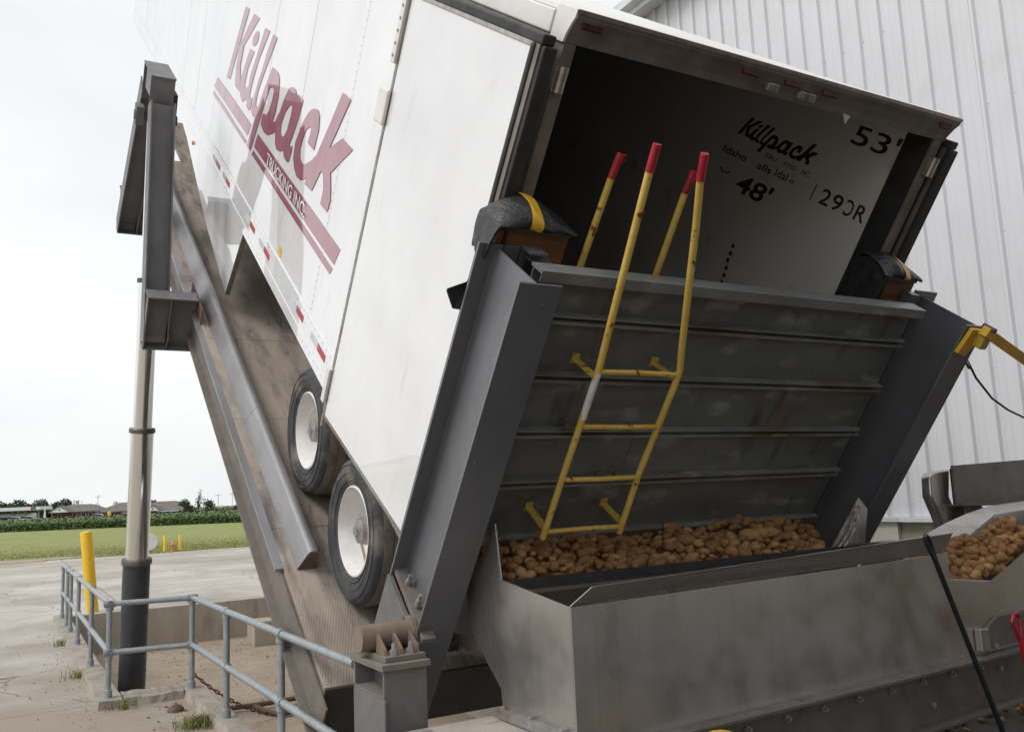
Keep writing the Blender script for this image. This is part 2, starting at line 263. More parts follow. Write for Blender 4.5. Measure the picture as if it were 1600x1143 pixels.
LOGO={
  'K':[[(6.435, 1.96), (6.231, 1.973), (6.484, 1.585), (6.723, 1.152), (6.931, 1.127)], [(5.996, 1.961), (5.723, 1.964), (6.236, 1.612), (6.391, 1.493), (6.529, 1.524)], [(6.476, 1.545), (6.271, 1.599), (6.307, 1.382), (6.077, 1.168), (6.194, 1.145), (6.433, 1.154), (6.505, 1.34)]],
  'i':[[(5.954, 1.63), (5.748, 1.642), (5.929, 1.442), (5.971, 1.286), (5.946, 1.252), (5.861, 1.257), (5.789, 1.294), (5.785, 1.25), (5.774, 1.174), (5.876, 1.136), (5.977, 1.092), (6.096, 1.119), (6.18, 1.18), (6.18, 1.296), (6.097, 1.428)], [(5.649, 1.786), (5.676, 1.75), (5.721, 1.716), (5.777, 1.691), (5.831, 1.68), (5.874, 1.686), (5.896, 1.708), (5.892, 1.741), (5.864, 1.778), (5.817, 1.812), (5.762, 1.836), (5.708, 1.846), (5.667, 1.839), (5.646, 1.818)]],
  'l1':[[(5.442, 1.924), (5.226, 1.935), (5.503, 1.619), (5.61, 1.434), (5.677, 1.276), (5.676, 1.221), (5.615, 1.216), (5.539, 1.243), (5.552, 1.207), (5.544, 1.136), (5.636, 1.091), (5.754, 1.1), (5.794, 1.169), (5.789, 1.294), (5.779, 1.397), (5.687, 1.537)]],
  'l2':[[(5.091, 1.928), (4.923, 1.928), (5.075, 1.728), (5.228, 1.53), (5.351, 1.343), (5.372, 1.24), (5.348, 1.208), (5.282, 1.214), (5.181, 1.256), (5.207, 1.206), (5.293, 1.119), (5.404, 1.084), (5.505, 1.107), (5.498, 1.187), (5.476, 1.291), (5.412, 1.425), (5.322, 1.552), (5.229, 1.737)]],
  'p':[[(4.943, 1.666), (4.865, 1.611), (4.908, 1.5), (5.012, 1.319), (5.101, 1.148), (5.303, 0.777), (5.496, 0.773), (5.315, 1.113), (5.208, 1.292), (5.083, 1.469), (4.993, 1.582)], [(4.943, 1.666), (4.702, 1.667), (4.61, 1.628), (4.562, 1.511), (4.57, 1.359), (4.624, 1.242), (4.533, 1.276), (4.442, 1.382), (4.427, 1.307), (4.462, 1.198), (4.581, 1.151), (4.656, 1.121), (4.732, 1.094), (4.887, 1.08), (5.046, 1.109), (5.043, 1.195), (4.985, 1.234), (4.907, 1.231), (4.826, 1.288), (4.764, 1.401), (4.741, 1.498), (4.792, 1.517), (4.902, 1.491), (4.932, 1.586)]],
  'a':[[(4.151, 1.673), (4.031, 1.674), (3.989, 1.642), (3.928, 1.657), (3.76, 1.656), (3.808, 1.497), (3.895, 1.314), (3.945, 1.242), (3.911, 1.223), (3.852, 1.254), (3.849, 1.193), (3.885, 1.1), (3.956, 1.083), (4.059, 1.095), (4.119, 1.132), (4.223, 1.093), (4.344, 1.075), (4.426, 1.112), (4.466, 1.192), (4.294, 1.24), (4.219, 1.222), (4.16, 1.248), (4.101, 1.314), (4.054, 1.452), (4.055, 1.527), (4.093, 1.535), (4.193, 1.531), (4.198, 1.625)], [(4.151, 1.673), (4.198, 1.625), (4.193, 1.531), (4.093, 1.535), (4.155, 1.507), (4.248, 1.43), (4.316, 1.314), (4.294, 1.24), (4.466, 1.192), (4.451, 1.347), (4.355, 1.519), (4.248, 1.637)]],
  'c':[[(3.405, 1.679), (3.311, 1.69), (3.248, 1.663), (3.205, 1.562), (3.241, 1.393), (3.439, 1.398), (3.41, 1.469), (3.406, 1.515), (3.448, 1.523), (3.533, 1.48), (3.592, 1.381), (3.612, 1.292), (3.569, 1.23), (3.492, 1.212), (3.397, 1.235), (3.24, 1.318), (3.163, 1.381), (3.183, 1.286), (3.263, 1.174), (3.343, 1.133), (3.458, 1.084), (3.585, 1.074), (3.688, 1.108), (3.77, 1.178), (3.784, 1.298), (3.684, 1.484), (3.551, 1.61), (3.476, 1.655)]],
  'k':[[(2.8, 1.945), (2.595, 1.945), (2.869, 1.521), (2.969, 1.318), (3.112, 1.11), (3.329, 1.097), (3.149, 1.385), (2.946, 1.7)], [(2.869, 1.521), (2.624, 1.665), (2.356, 1.661), (2.748, 1.368), (2.967, 1.315)], [(2.988, 1.349), (2.742, 1.375), (2.66, 1.274), (2.625, 1.192), (2.648, 1.104), (2.839, 1.101), (2.831, 1.216), (2.895, 1.3)]],
}
STRIPES= [[(7.431, 1.021), (5.438, 1.002), (5.525, 0.866), (7.572, 0.879)], [(7.562, 0.835), (5.541, 0.81), (5.563, 0.769), (7.579, 0.785)], [(5.109, 1.002), (2.215, 0.985), (2.284, 0.839), (5.189, 0.855)], [(5.189, 0.819), (2.297, 0.804), (2.332, 0.745), (5.236, 0.763)]]

SKIRT= [(9.556, -0.061), (8.971, -0.149), (7.002, -0.601), (5.449, -0.838), (5.101, -0.046)]
TAPE= [[(6.901, 0.209), (6.589, 0.201)], [(6.264, 0.21), (5.977, 0.196)], [(4.938, 0.178), (4.624, 0.179)], [(4.269, 0.178), (3.967, 0.183)], [(2.999, 0.195), (2.714, 0.185)], [(2.335, 0.21), (2.062, 0.188)]]

# ================================================================ setting
# ground: one large sheet to the horizon with the tipper's pit left open
g = MB()
BIG = 2500
xs = [-BIG, -.98, -.30, 2.45, BIG]; ys = [-BIG, -.86, 4.72, 12.0, BIG]
for i in range(4):
    for j in range(4):
        hole = (i in (1, 2) and j == 2) or (i == 2 and j == 1)
        if not hole:
            g.add([(xs[i], ys[j], 0), (xs[i+1], ys[j], 0), (xs[i+1], ys[j+1], 0), (xs[i], ys[j+1], 0)], [(0, 1, 2, 3)])
struct(g.build('ground', M['conc']))
struct(MB().box(-1.2, 2.6, -.9, 12.2, -.75, -.6).build('pit_floor', M['sand']))
pw = empty('pit_wall', 'tan concrete retaining wall around the sandy tipper pit', 'wall')
MB().box(-.97, 2.62, 12.0, 12.25, -.62, .05).build('wall', M['conc_wall'], pw)
MB().box(2.45, 2.65, -.86, 11.997, -.62, .04).build('wall', M['conc_wall'], pw)
MB().box(-1.16, -.98, 4.5, 12.25, -.62, -.002).build('wall', M['conc_wall'], pw)
MB().box(-.98, -.30, 4.53, 4.72, -.62, -.002).build('wall', M['conc_wall'], pw)
MB().box(-.47, -.30, -.86, 4.53, -.62, -.002).build('wall', M['conc_wall'], pw)
def rough_strip(x0, x1, y0, y1, z0, z1, n, ax):
    b = MB(); k = 0
    for i in range(n + 1):
        t = i / n
        j = [random.uniform(-.014, .014) for _ in range(4)]
        if ax == 'y':
            y = y0 + (y1 - y0) * t; b.v += [(x0 + j[0], y, z0), (x0 + .012 + j[1], y, z1 + j[2]*.5), (x1 - .01 + j[3]*.5, y, z1 + j[3]*.4), (x1, y, z0)]
        else:
            x = x0 + (x1 - x0) * t; b.v += [(x, y0 + j[0], z0), (x, y0 + .012 + j[1], z1 + j[2]*.5), (x, y1 - .01 + j[3]*.5, z1 + j[3]*.4), (x, y1, z0)]
        if i:
            a = (i-1)*4; c = i*4
            b.f += [(a, c, c+1, a+1), (a+1, c+1, c+2, a+2), (a+2, c+2, c+3, a+3)]
    b.f += [(0, 1, 2, 3), (n*4+3, n*4+2, n*4+1, n*4)]
    return b
cu = empty('pit_curb', 'low worn concrete curb carrying the pit handrail', 'curb')
rough_strip(-1.20, -.985, 4.31, 12.2, -.01, .075, 26, 'y').build('curb_side', M['curb'], cu)
rough_strip(-.983, -.478, 4.32, 4.70, -.01, .072, 10, 'x').build('curb_end', M['curb'], cu)
rough_strip(-.475, -.295, -.84, 4.71, -.01, .078, 22, 'y').build('curb_side', M['curb'], cu)
sb = MB().box(1.72, 2.1, 10.7, 11.2, -.61, -.2); tag(sb.build('concrete_block', M['conc_wall'], bevel=.02), 'small square concrete block in the far corner of the pit', 'block')
# concrete pier beside the hopper
pr = MB().box(-.53, -.012, -1.9, -.845, -.02, .745); tag(pr.build('concrete_pier', M['slab'], bevel=.018), 'stained concrete pier top at the foot of the steel hopper', 'pier')

# lawn, bare patch, field, meadow
def ragged(x0, x1, yf, yb, z, n, amp):
    b = MB()
    for i in range(n + 1):
        x = x0 + (x1 - x0) * i / n
        b.v += [(x, yf(x) + random.uniform(-amp, amp), z), (x, yb(x), z)]
        if i: a = (i-1)*2; b.f.append((a, a+2, a+3, a+1))
    return b
struct(ragged(-60, 80, lambda x: 33.0 + .12*math.sin(x*1.3) + .1*x*.1, lambda x: 104 - .66*x*.5, .006, 420, .14).build('lawn', M['grass']))
dp = MB(); pts = []
for k in range(40):
    t = k*2*math.pi/40; r = 1 + .28*math.sin(3*t+.5) + .2*math.sin(7*t) + random.uniform(-.12, .12)
    pts.append((-1.2 + 2.3*r*math.cos(t), 33.9 + 1.35*r*math.sin(t)))
dp.v = [(x, y, .012) for x, y in pts]; dp.f = [tuple(range(40))]
struct(dp.build('bare_ground', M['dirt']))
bl = MB(); rb = random.Random(3)
for k in range(26000):
    x = rb.uniform(-6, 12); y = 33 + abs(rb.gauss(0, 6)) - .15
    if (x+1.2)**2/5.5 + (y-33.9)**2/1.9 < 1 and rb.random() < .9: continue
    h = rb.uniform(.012, .04); a = rb.uniform(0, 6.3); c, s_ = math.cos(a)*.022, math.sin(a)*.022; lx, ly = rb.uniform(-.03, .03), rb.uniform(-.03, .03)
    bl.add([(x-c, y-s_, .005), (x+c, y+s_, .005), (x+lx, y+ly, h)], [(0, 1, 2)])
tag(bl.build('lawn_blades', M['blade']), 'short mown grass along the yard edge', 'grass', kind='stuff')
fy = lambda x: 98.3 - .70*x
struct(ragged(-400, 500, lambda x: fy(x) + 60 if abs(x) < 1e9 else 0, lambda x: 2400, .010, 60, 1).build('meadow', M['meadow']))
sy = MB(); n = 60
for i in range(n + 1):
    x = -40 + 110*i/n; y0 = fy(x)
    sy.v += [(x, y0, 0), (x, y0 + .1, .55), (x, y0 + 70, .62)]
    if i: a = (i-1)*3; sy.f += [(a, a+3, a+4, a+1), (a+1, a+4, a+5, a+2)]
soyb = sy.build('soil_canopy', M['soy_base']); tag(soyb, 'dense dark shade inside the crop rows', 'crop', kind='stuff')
sl_ = MB(); rs = random.Random(5)
for k in range(52000):
    x = rs.uniform(-24, 52); u = rs.random(); y0 = fy(x)
    if u < .42: y = y0 + rs.uniform(-.35, .12); z = rs.uniform(.04, .78)
    else: y = y0 + 70*rs.random()**2.0; z = .60 + rs.uniform(0, .28)
    r = rs.uniform(.07, .14)*(1 + (y - y0)*.02); e = Euler((rs.uniform(-.9, .9), rs.uniform(-.9, .9), rs.uniform(0, 6.3)))
    q = e.to_matrix(); c = Vector((x, y, z))
    sl_.add([c + q @ Vector(v) for v in ((-r, 0, 0), (0, -r*.7, 0), (r, 0, 0), (0, r*.7, 0))], [(0, 1, 2, 3)])
tag(sl_.build('soybean_field', M['soy']), 'dense green field of soybeans beyond the lawn', 'crop', kind='stuff')

# ================================================================ warehouse on the right
XB = 7.6
wh = empty('warehouse', 'tall white ribbed metal warehouse wall beside the trailer', 'building', (XB, 0, 0))
prof = []
for k in range(3):
    b0 = k*.305
    prof += [(b0, 0), (b0+.095, 0), (b0+.103, -.006), (b0+.117, -.006), (b0+.125, 0), (b0+.18, 0), (b0+.188, -.006), (b0+.202, -.006), (b0+.21, 0), (b0+.228, 0), (b0+.240, -.052), (b0+.276, -.052), (b0+.288, 0)]
prof.append((.915, 0))
def siding(z0, z1):
    b = MB(); n = len(prof)
    b.v = [(x, y, z0) for y, x in prof] + [(x, y, z1) for y, x in prof]
    b.f = [(i, i+1, n+i+1, n+i) for i in range(n-1)]
    return b
pan = siding(1.25, 9.98).build('siding_panel', M['sidingA'], wh); pan.location = (0, -7.32, 0)
for k in range(1, 38):
    c = pan.copy(); COL.objects.link(c); c.parent = wh; c.location = (0.0015*(k % 2), -7.32 + .915*k, 0); c.rotation_euler = (0, random.uniform(-.0012, .0012), random.uniform(-.004, .004))
sc_ = MB()
for k in range(110):
    for zz in (1.4, 2.9, 4.4, 5.9, 7.4, 8.9):
        for dy in (.215, .30):
            y_ = -7.32 + .305*k + dy; sc_.add([(-.001, y_-.009, zz), (-.001, y_, zz-.009), (-.001, y_+.009, zz), (-.001, y_, zz+.009), (-.007, y_, zz)], [(0,1,4),(1,2,4),(2,3,4),(3,0,4)])
sc_.build('siding_screws', M['greyp'], wh, kind='stuff')
MB().box(-.11, .02, 2.5, 27.5, 1.19, 1.248).build('base_ledge', M['trim'], wh, bevel=.006)
MB().box(-.11, .02, -7.4, 2.494, 1.188, 1.246).build('base_ledge', M['trim'], wh, bevel=.006)
MB().box(-.06, .3, 2.55, 27.5, -.02, 1.188).build('foundation', M['stem'], wh)
MB().box(.005, .3, -7.4, 2.546, -.02, 1.186).build('foundation', M['stem_green'], wh)
MB().box(-.30, .05, -7.4, 27.5, 9.985, 10.02).build('soffit', M['trim'], wh)
MB().box(-.34, -.302, -7.4, 27.5, 9.93, 10.22).build('fascia', M['trim'], wh)
MB().prism([(-.47, 10.06), (-.47, 10.2), (-.345, 10.2), (-.345, 10.02)], 'y', -7.4, 27.5).build('gutter', M['trim'], wh)
MB().box(-.34, 8, -7.4, 27.5, 10.222, 10.3).build('roof', M['roof'], wh)
MB().box(.06, .1, -7.4, 27.5, 1.2, 9.98).build('backing_wall', M['dark_in'], wh)
# unseen covered bay inferred and added behind the viewer to shade hopper and steel
MB().box(-8.6, -.05, -15, -4.5, 5.0, 5.15).build('unseen_bay_roof', M['bay'], wh)
MB().box(-8.6, .0, -15.2, -15.0, 0, 5.0).build('unseen_bay_wall', M['bay'], wh)
MB().box(-8.6, -8.4, -15, -9.2, 0, 5.0).build('unseen_bay_wall', M['bay'], wh)
for y in (-9.4, ): MB().box(-8.6, -8.4, y, y+.2, 0, 5.0).build('unseen_bay_post', M['beam'], wh)

struct(MB().box(.25, 7.58, -14.9, -.87, .001, .012).box(-1.6, .249, -14.9, -2.0, .001, .012).box(2.67, 7.58, -.869, 7, .001, .012).build('bay_floor', M['floor']))  # dark floor added to cut bounce light onto hopper and columns
# ================================================================ semi trailer (built level, then tipped by its root)
RX = (TH, 0, 0)
H, LEN, WID = 2.966, 16.97, 2.59
T = empty('semi_trailer', 'white box semi trailer tipped steeply with its rear doors open', 'trailer', (0, 0, Z0), RX)
seams = [.14]
while seams[-1] < LEN - .7: seams.append(round(seams[-1] + 1.22, 3))
seams[-1] = LEN - .02
for a, b in zip(seams, seams[1:]):
    o = MB().box(0, .018, a + .003, b - .003, .305, 2.80).build('side_panel', M['white'], T, bevel=.002)
    c = (a + b)/2
    # each sheet sits very slightly out of true
    rz = random.uniform(-.0022, .0022); o.matrix_local = Matrix.Translation((0, c, 0)) @ Matrix.Rotation(rz, 4, 'Z') @ Matrix.Translation((0, -c, 0))
MB().box(.02, .03, .1, LEN, .2, 2.85).build('side_core', M['white2'], T)
MB().box(2.572, 2.59, .1, LEN, .0, 2.90).build('side_wall', M['white'], T)
MB().box(-.014, .04, .10, LEN, 0, .10).add(*[[],[]]).build('bottom_rail', M['white'], T, bevel=.004)
MB().box(-.010, .04, .10, LEN, .1005, .303).build('bottom_rail', M['white'], T, bevel=.004)
MB().box(-.022, .05, .12, LEN, 2.845, 2.945).build('top_rail', M['white2'], T, bevel=.008)
MB().box(-.012, .05, .12, LEN, 2.802, 2.843).build('top_rail', M['frame'], T)
MB().box(0, 2.59, .12, LEN, 2.947, 2.962).build('roof', M['roof'], T)
MB().box(.0, 2.59, LEN-.06, LEN, .0, 2.94).build('front_wall', M['white'], T)
MB().box(.045, .06, .12, LEN-.1, .2, 2.84).build('liner', M['liner'], T)
MB().box(2.53, 2.55, .18, LEN-.1, .2, 2.84).build('liner', M['liner'], T)
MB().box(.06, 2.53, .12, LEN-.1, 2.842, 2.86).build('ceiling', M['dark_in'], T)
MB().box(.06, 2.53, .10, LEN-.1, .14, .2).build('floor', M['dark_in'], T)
MB().box(.06, 2.53, LEN-.12, LEN-.1, .2, 2.84).build('liner', M['dark_in'], T)  # end liner coloured dark to paint in the gloom deep inside
# rivets along sheet joints and rails
rv = MB()
def rivet(d, n, x=-.001, r=.007):
    rv.add([(x, d-r, n), (x, d, n-r), (x, d+r, n), (x, d, n+r), (x-.004, d, n)], [(0, 1, 4), (1, 2, 4), (2, 3, 4), (3, 0, 4)])
for s_ in seams[1:-1]:
    for k in range(42):
        rivet(s_ + .022, .34 + k*.058)
for k in range(int((LEN-.3)/.11)):
    rivet(.3 + k*.11, .27, -.0105); rivet(.3 + k*.11, .06, -.0145)
    if k % 2: rivet(.34 + k*.11, .20, -.0105)
rv.build('rivets', M['hinge'], T, kind='stuff')
# rear frame
hp = [(.12, 2.83), (0, 2.83), (-.008, 2.862), (-.03, 2.91), (-.05, 2.94), (-.05, 2.966), (.12, 2.966)]
MB().prism(hp, 'x', .0, 2.59).build('rear_header', M['frame'], T)
MB().prism(hp, 'x', -.012, -.001).build('header_cap', M['white2'], T)
MB().prism(hp, 'x', 2.591, 2.602).build('header_cap', M['frame'], T)
MB().box(-.012, 2.602, -.056, -.0505, 2.955, 2.972).build('header_trim', M['hinge'], T)
MB().box(.0, 2.59, -.05, .12, 2.9665, 2.974).build('header_top', M['roof'], T)
MB().box(.0, .062, .0, .1, .1, 2.829).build('rear_post', M['frame'], T, bevel=.004)
MB().box(2.528, 2.59, .0, .1, .1, 2.829).build('rear_post', M['frame'], T, bevel=.004)
MB().box(2.505, 2.527, .02, .18, .1, 2.828).build('door_jamb', M['black'], T)
MB().box(.063, .075, .03, .16, .1, 2.828).build('door_jamb', M['black'], T)
MB().box(0, 2.59, -.02, .1, -.04, .1).build('rear_sill', M['frame'], T, bevel=.006)
for x in (.085, 1.007, 1.289, 1.557, 2.505):
    MB().prism([(-.075, -.022), (.075, -.022), (.075, .022), (-.075, .022)], 'z', 0, .018)
    o = MB().box(-.055, .055, -.012, 0, -.017, .017).build('marker_lamp', M['redlens'], T, bevel=.005); o.location = (x, -.034, 2.912); o.rotation_euler = (math.radians(-26), 0, 0)
for x in (1.17, 1.385, 1.43):
    o = MB().box(-.035, .035, -.03, 0, -.02, .02).build('header_bracket', M['hinge'], T, bevel=.004); o.location = (x, -.02, 2.872)
sn = MB().add([(1.73, -.01, 2.84), (1.79, -.012, 2.835), (1.765, -.02, 2.79), (1.75, -.01, 2.83)], [(0, 1, 2), (0, 2, 3)]); sn.build('torn_plastic', M['tape_white'], T)
for x, m_ in ((.02, 1), (2.575, 1)):
    for n_ in (2.68, 1.95, 1.15, .5):
        MB().tube((x, -.018, n_-.055), (x, -.018, n_+.055), .026, 14).box(x-.03, x+.03, -.012, .0, n_-.05, n_+.05).build('hinge', M['hinge'], T, smooth=True)
# swung-back doors: left stands a little off the side, right is folded back on the far side
def swing_door(hx, fx, sgn, name_latch):
    d = MB(); p = Vector((hx, -.02, 0)); q = Vector((fx, 1.28, 0)); u = (q-p).normalized(); nrm = Vector((u.y, -u.x, 0))*(-1)*sgn
    ang = math.atan2(u.y, u.x)
    root = MB().box(0.07, 1.3, -.028, .028, .20, 2.78).build('door', M['white'], T, bevel=.003)
    root.location = p; root.rotation_euler = (0, 0, ang)
    s = 1 if sgn > 0 else -1
    def part(nm, mb, mt, **k): o = mb.build(nm, M[mt], root, **k); return o
    part('door_edge', MB().box(.04, 1.3, -.03, .03, .18, .199), 'galv2')
    part('door_edge', MB().box(.04, 1.3, -.034, .034, 2.781, 2.80), 'hinge')
    part('gasket', MB().box(-.012, 1.305, -.028, .04, 2.801, 2.845), 'black', bevel=.008)
    part('gasket', MB().box(.035, .069, -.042, .046, .19, 2.80), 'black', bevel=.012)
    part('door_edge', MB().box(.004, .034, -.03, .036, .19, 2.80), 'frame')
    part('gasket', MB().box(-.026, .003, -.04, .03, .19, 2.80), 'black', bevel=.008)
    part('gasket', MB().box(1.3005, 1.315, -.03, .03, .19, 2.80), 'galv2')
    part('lock_rod', MB().tube((1.337, .012, .1), (1.337, .012, 2.9), .014, 10), 'hinge', smooth=True)
    part('rod_bracket', MB().box(1.317, 1.365, -.016, .05, 2.42, 2.9), 'white2', bevel=.004)
    part('rod_bracket', MB().box(1.317, 1.365, -.016, .05, .28, .52), 'white2', bevel=.004)
    part('latch_plate', MB().box(1.3, 1.425, .03, .055, 2.08, 2.28), 'white2', bevel=.012)
    for k in range(7): part('door_bolt', MB().tube((1.342, .05, 2.46 + k*.065), (1.342, .056, 2.46 + k*.065), .008, 6), 'zinc')
    return root
dl = swing_door(-.085, -.195, 1, 'l')
dr = swing_door(2.665, 2.72, -1, 'r')
# wheels
def make_wheel(side):
    s = side
    root = MB(); R = .49
    tp = [(.300, 0), (.318, -.012), (.36, -.030), (.41, -.036), (.45, -.030), (.474, -.012), (.487, .02), (.49, .05), (.49, .24), (.47, .29), (.36, .32), (.30, .28)]
    t = MB().lathe((0,0,0), (s, 0, 0), [(r, h) for r, h in tp[:7]], 56).build('wheel', M['tyre'], T, smooth=True)
    MB().lathe((0,0,0), (s,0,0), [(.487, .0201), (.49, .03), (.491, .08), (.484, .083), (.484, .09), (.491, .093), (.491, .15), (.484, .153), (.484, .16), (.491, .163), (.491, .22), (.485, .26), (.46, .30), (.36, .32), (.30, .28)], 56).build('tread', M['tread'], t, smooth=True)
    for rr in (.335, .385, .44):
        MB().lathe((0,0,0), (s,0,0), [(rr-.004, -.03 if rr > .34 else -.018), (rr, -.038 if rr > .34 else -.028), (rr+.004, -.03 if rr > .34 else -.018)], 48).build('sidewall_ring', M['tyre'], t, smooth=True)
    MB().lathe((0,0,0), (s,0,0), [(.302, .004), (.300, -.010), (.290, -.014), (.284, .0), (.278, .03), (.262, .06), (.258, .15), (.245, .17), (.12, .185), (.10, .185)], 48).build('rim', M['rim'], t, smooth=True)
    MB().lathe((0,0,0), (s,0,0), [(.14, .184), (.135, .15), (.11, .125), (.095, .08), (.085, .03), (.055, .02), (.0, .02)], 28).build('hub', M['hub'], t, smooth=True)
    for k in range(10):
        a = k*2*math.pi/10
        MB().tube((s*.183, .165*math.cos(a), .165*math.sin(a)), (s*.145, .165*math.cos(a), .165*math.sin(a)), .016, 6).build('wheel_nut', M['hub'], t)
    MB().lathe((0,0,0), (s,0,0), [(.03, .021), (.028, .0), (.0, -.002)], 14).build('hub_cap', M['zinc'], t, smooth=True)
    return t
wl = make_wheel(1); wl.location = (.03, 2.21, -.51)
MB().path([(.015, 0, .0), (.0, .05, .02), (.02, .09, .09), (.06, .08, .17), (.11, .03, .22)], .006, 6).build('air_hose', M['hosey'], wl, smooth=True)
w2 = copy_tree(wl, T); w2.location = (.03, .965, -.51); w2.rotation_euler = (2.1, 0, 0)
for o in list(w2.children):
    if o.name.startswith('air_hose'): bpy.data.objects.remove(o)
MB().bar((.03, .0, .0), (.10, -.14, .17), .016, .016).build('air_hose', M['hose'], w2)
wr = make_wheel(-1); wr.location = (2.56, 2.21, -.51); w4 = copy_tree(wr, T); w4.location = (2.56, .965, -.51)
for d_ in (2.21, .965): MB().tube((.3, d_, -.51), (2.3, d_, -.51), .07, 14).build('axle', M['black'], T, smooth=True)
MB().box(.5, .6, .3, 4.2, -.3, .0).box(2.0, 2.1, .3, 4.2, -.3, .0).build('slider_frame', M['black'], T)
for k in range(24): MB().box(.04, 2.55, .6 + k*.68, .65 + k*.68, -.02, .13).build('cross_member', M['frame'], T)
MB().box(.02, .62, .245, .255, -.97, -.12).build('mud_flap', M['black'], T)
MB().box(1.97, 2.57, .245, .255, -.97, -.12).build('mud_flap', M['black'], T)
MB().box(.02, .62, .22, .27, -.12, -.05).build('flap_hanger', M['frame'], T)
MB().box(.2, 2.4, .0, .1, -.62, -.52).box(.5, .6, .0, .1, -.52, -.04).box(2.0, 2.1, .0, .1, -.52, -.04).build('underride_guard', M['frame'], T)
MB().prism([(9.62, -.002)] + SKIRT[0:4] + [(5.085, -.002)], 'x', -.006, .004).build('side_skirt', M['white'], T)
MB().prism([(5.44, -.80), (5.449, -.845), (5.07, -.002), (5.06, -.002)], 'x', -.008, .04).build('skirt_edge', M['galv2'], T)
for i, (a, b) in enumerate(TAPE):
    (d1, n1), (d2, n2) = a, b; c = .195
    MB().box(-.0125, -.0105, d2 - .01, (d1+d2)/2 + .06, c-.028, c+.028).build('reflective_tape', M['tape_red'], T)
    MB().box(-.0125, -.0105, (d1+d2)/2 + .062, d1 + .12, c-.028, c+.028).build('reflective_tape', M['tape_white'], T)
for k in range(0): MB().box(-.0125, -.0105, 1.0 + k*.9, 1.3 + k*.9, .167, .223).build('reflective_tape', M['tape_red'], T)
MB().lathe((-.012, 8.43, -.05), (-1, 0, 0), [(.03, 0), (.028, .012), (.0, .02)], 12).build('side_lamp', M['amber'], T, smooth=True)
MB().box(-.003, -.001, 3.64, 3.74, .24+.09, .32+.09).build('sticker', M['tape'], T)
MB().box(-.02, .02, .105, 1.2, .0, .012).build('edge_angle', M['galv2'], T)

# painted lettering on the side, letter by letter
def flat(name, polys, mat, parent, x, step=.0001, sign=-1):
    b = MB()
    for k, p in enumerate(polys):
        i0 = len(b.v); b.v += [(x + sign*step*k, d, n) for d, n in p]; b.f.append(tuple(range(i0, i0+len(p))))
    return b.build(name, M[mat], parent)
xo = -.0032
for ch in ('K', 'i', 'l1', 'l2', 'p', 'a', 'c', 'k'):
    flat('letter', LOGO[ch], 'maroon', T, xo); xo -= .0003
for p in STRIPES: flat('stripe', [p], 'maroon', T, -.0032)
def text(body, mat, parent, mtx, size, sx=1, shear=0, off=0, sp=1.0, name='lettering'):
    cu = bpy.data.curves.new('t', 'FONT'); cu.body = body; cu.size = size; cu.shear = shear; cu.offset = off; cu.space_character = sp; cu.resolution_u = 4
    o = bpy.data.objects.new('t', cu); COL.objects.link(o); dg = bpy.context.evaluated_depsgraph_get()
    me = bpy.data.meshes.new_from_object(o.evaluated_get(dg)); bpy.data.objects.remove(o)
    xs_ = [v.co.x for v in me.vertices]; x0, x1 = min(xs_), max(xs_)
    for v in me.vertices: v.co.x = (v.co.x - x0)*sx
    me.materials.clear(); me.materials.append(M[mat])
    q = bpy.data.objects.new(name, me); COL.objects.link(q); q.parent = parent; q.matrix_local = mtx; return q, (x1-x0)*sx
def fit_text(body, mat, origin, xdir, ydir, width, height, shear=0, off=0, name='lettering', parent=None):
    zdir = Vector(xdir).cross(Vector(ydir)); mt_ = Matrix((Vector(xdir), Vector(ydir), zdir)).transposed().to_4x4(); mt_.translation = origin
    size = height/.70
    q, w_ = text(body, mat, parent or T, mt_, size, 1, shear, off*size, name=name)
    for v in q.data.vertices: v.co.x *= width/w_
    return q
fit_text('TRUCKING INC.', 'white', (-.0118, 4.60, .868), (0, -1, 0), (0, 0, 1), 1.44, .105, off=.012)
# lettering on the inside right wall
ix = lambda: None
XI = 2.5285
def inner(body, d0, n0, wd, ht, shear=0, off=0, rot=0):
    c, s = math.cos(rot), math.sin(rot)
    fit_text(body, 'maroon_matt', (XI, d0, n0), (0, -c, s), (0, s, c), wd, ht, shear, off)
for ch in LOGO:      # the same script name, small, in dull maroon
    flat('lettering', [[(.775 + (d-2.36)*.176, 2.415 + (n-1.07)*.165) for d, n in p_] for p_ in LOGO[ch]], 'maroon_matt', T, XI)
inner('Idaho', 1.66, 2.268, .27, .05, .1, .012); inner('alls', 1.27, 2.262, .15, .05, .1, .012); inner('Idal', 1.08, 2.268, .13, .05, .1, .012); inner('o', .925, 2.27, .04, .035, .1, .012)
inner('TRU', 1.225, 2.352, .12, .032, .2, .01); inner('KING', 1.035, 2.352, .13, .032, .2, .01); inner('NC.', .86, 2.352, .09, .032, .2, .01)
inner("48'", 1.40, 2.06, .38, .125, .15, .02)
inner("53'", .575, 2.648, .37, .118, .05, .008)
inner('1', .70, 2.225, .018, .11, .1, .0); inner('2', .625, 2.235, .085, .10, .05, .012); inner('9', .515, 2.235, .085, .10, .05, .012); inner('R', .315, 2.235, .085, .10, .05, .012)
fit_text('C', 'maroon_matt', (XI, .335, 2.236), (0, 1, 0), (0, 0, 1), .07, .10, 0, .012)
rsm = random.Random(11)
for k in range(6):
    d0, n0 = 1.21 - k*.006 + rsm.uniform(-.01, .01), 1.72 - k*.055
    MB().prism([(d0, n0), (d0-.03, n0-.012), (d0-.02, n0-.04), (d0+.008, n0-.03)], 'x', XI-.0005, XI).build('lettering', M['maroon_matt'], T)
MB().path([(XI, 1.62, 2.16), (XI, 1.58, 2.135), (XI, 1.53, 2.14), (XI, 1.50, 2.16)], .005, 5).build('lettering', M['maroon_matt'], T)

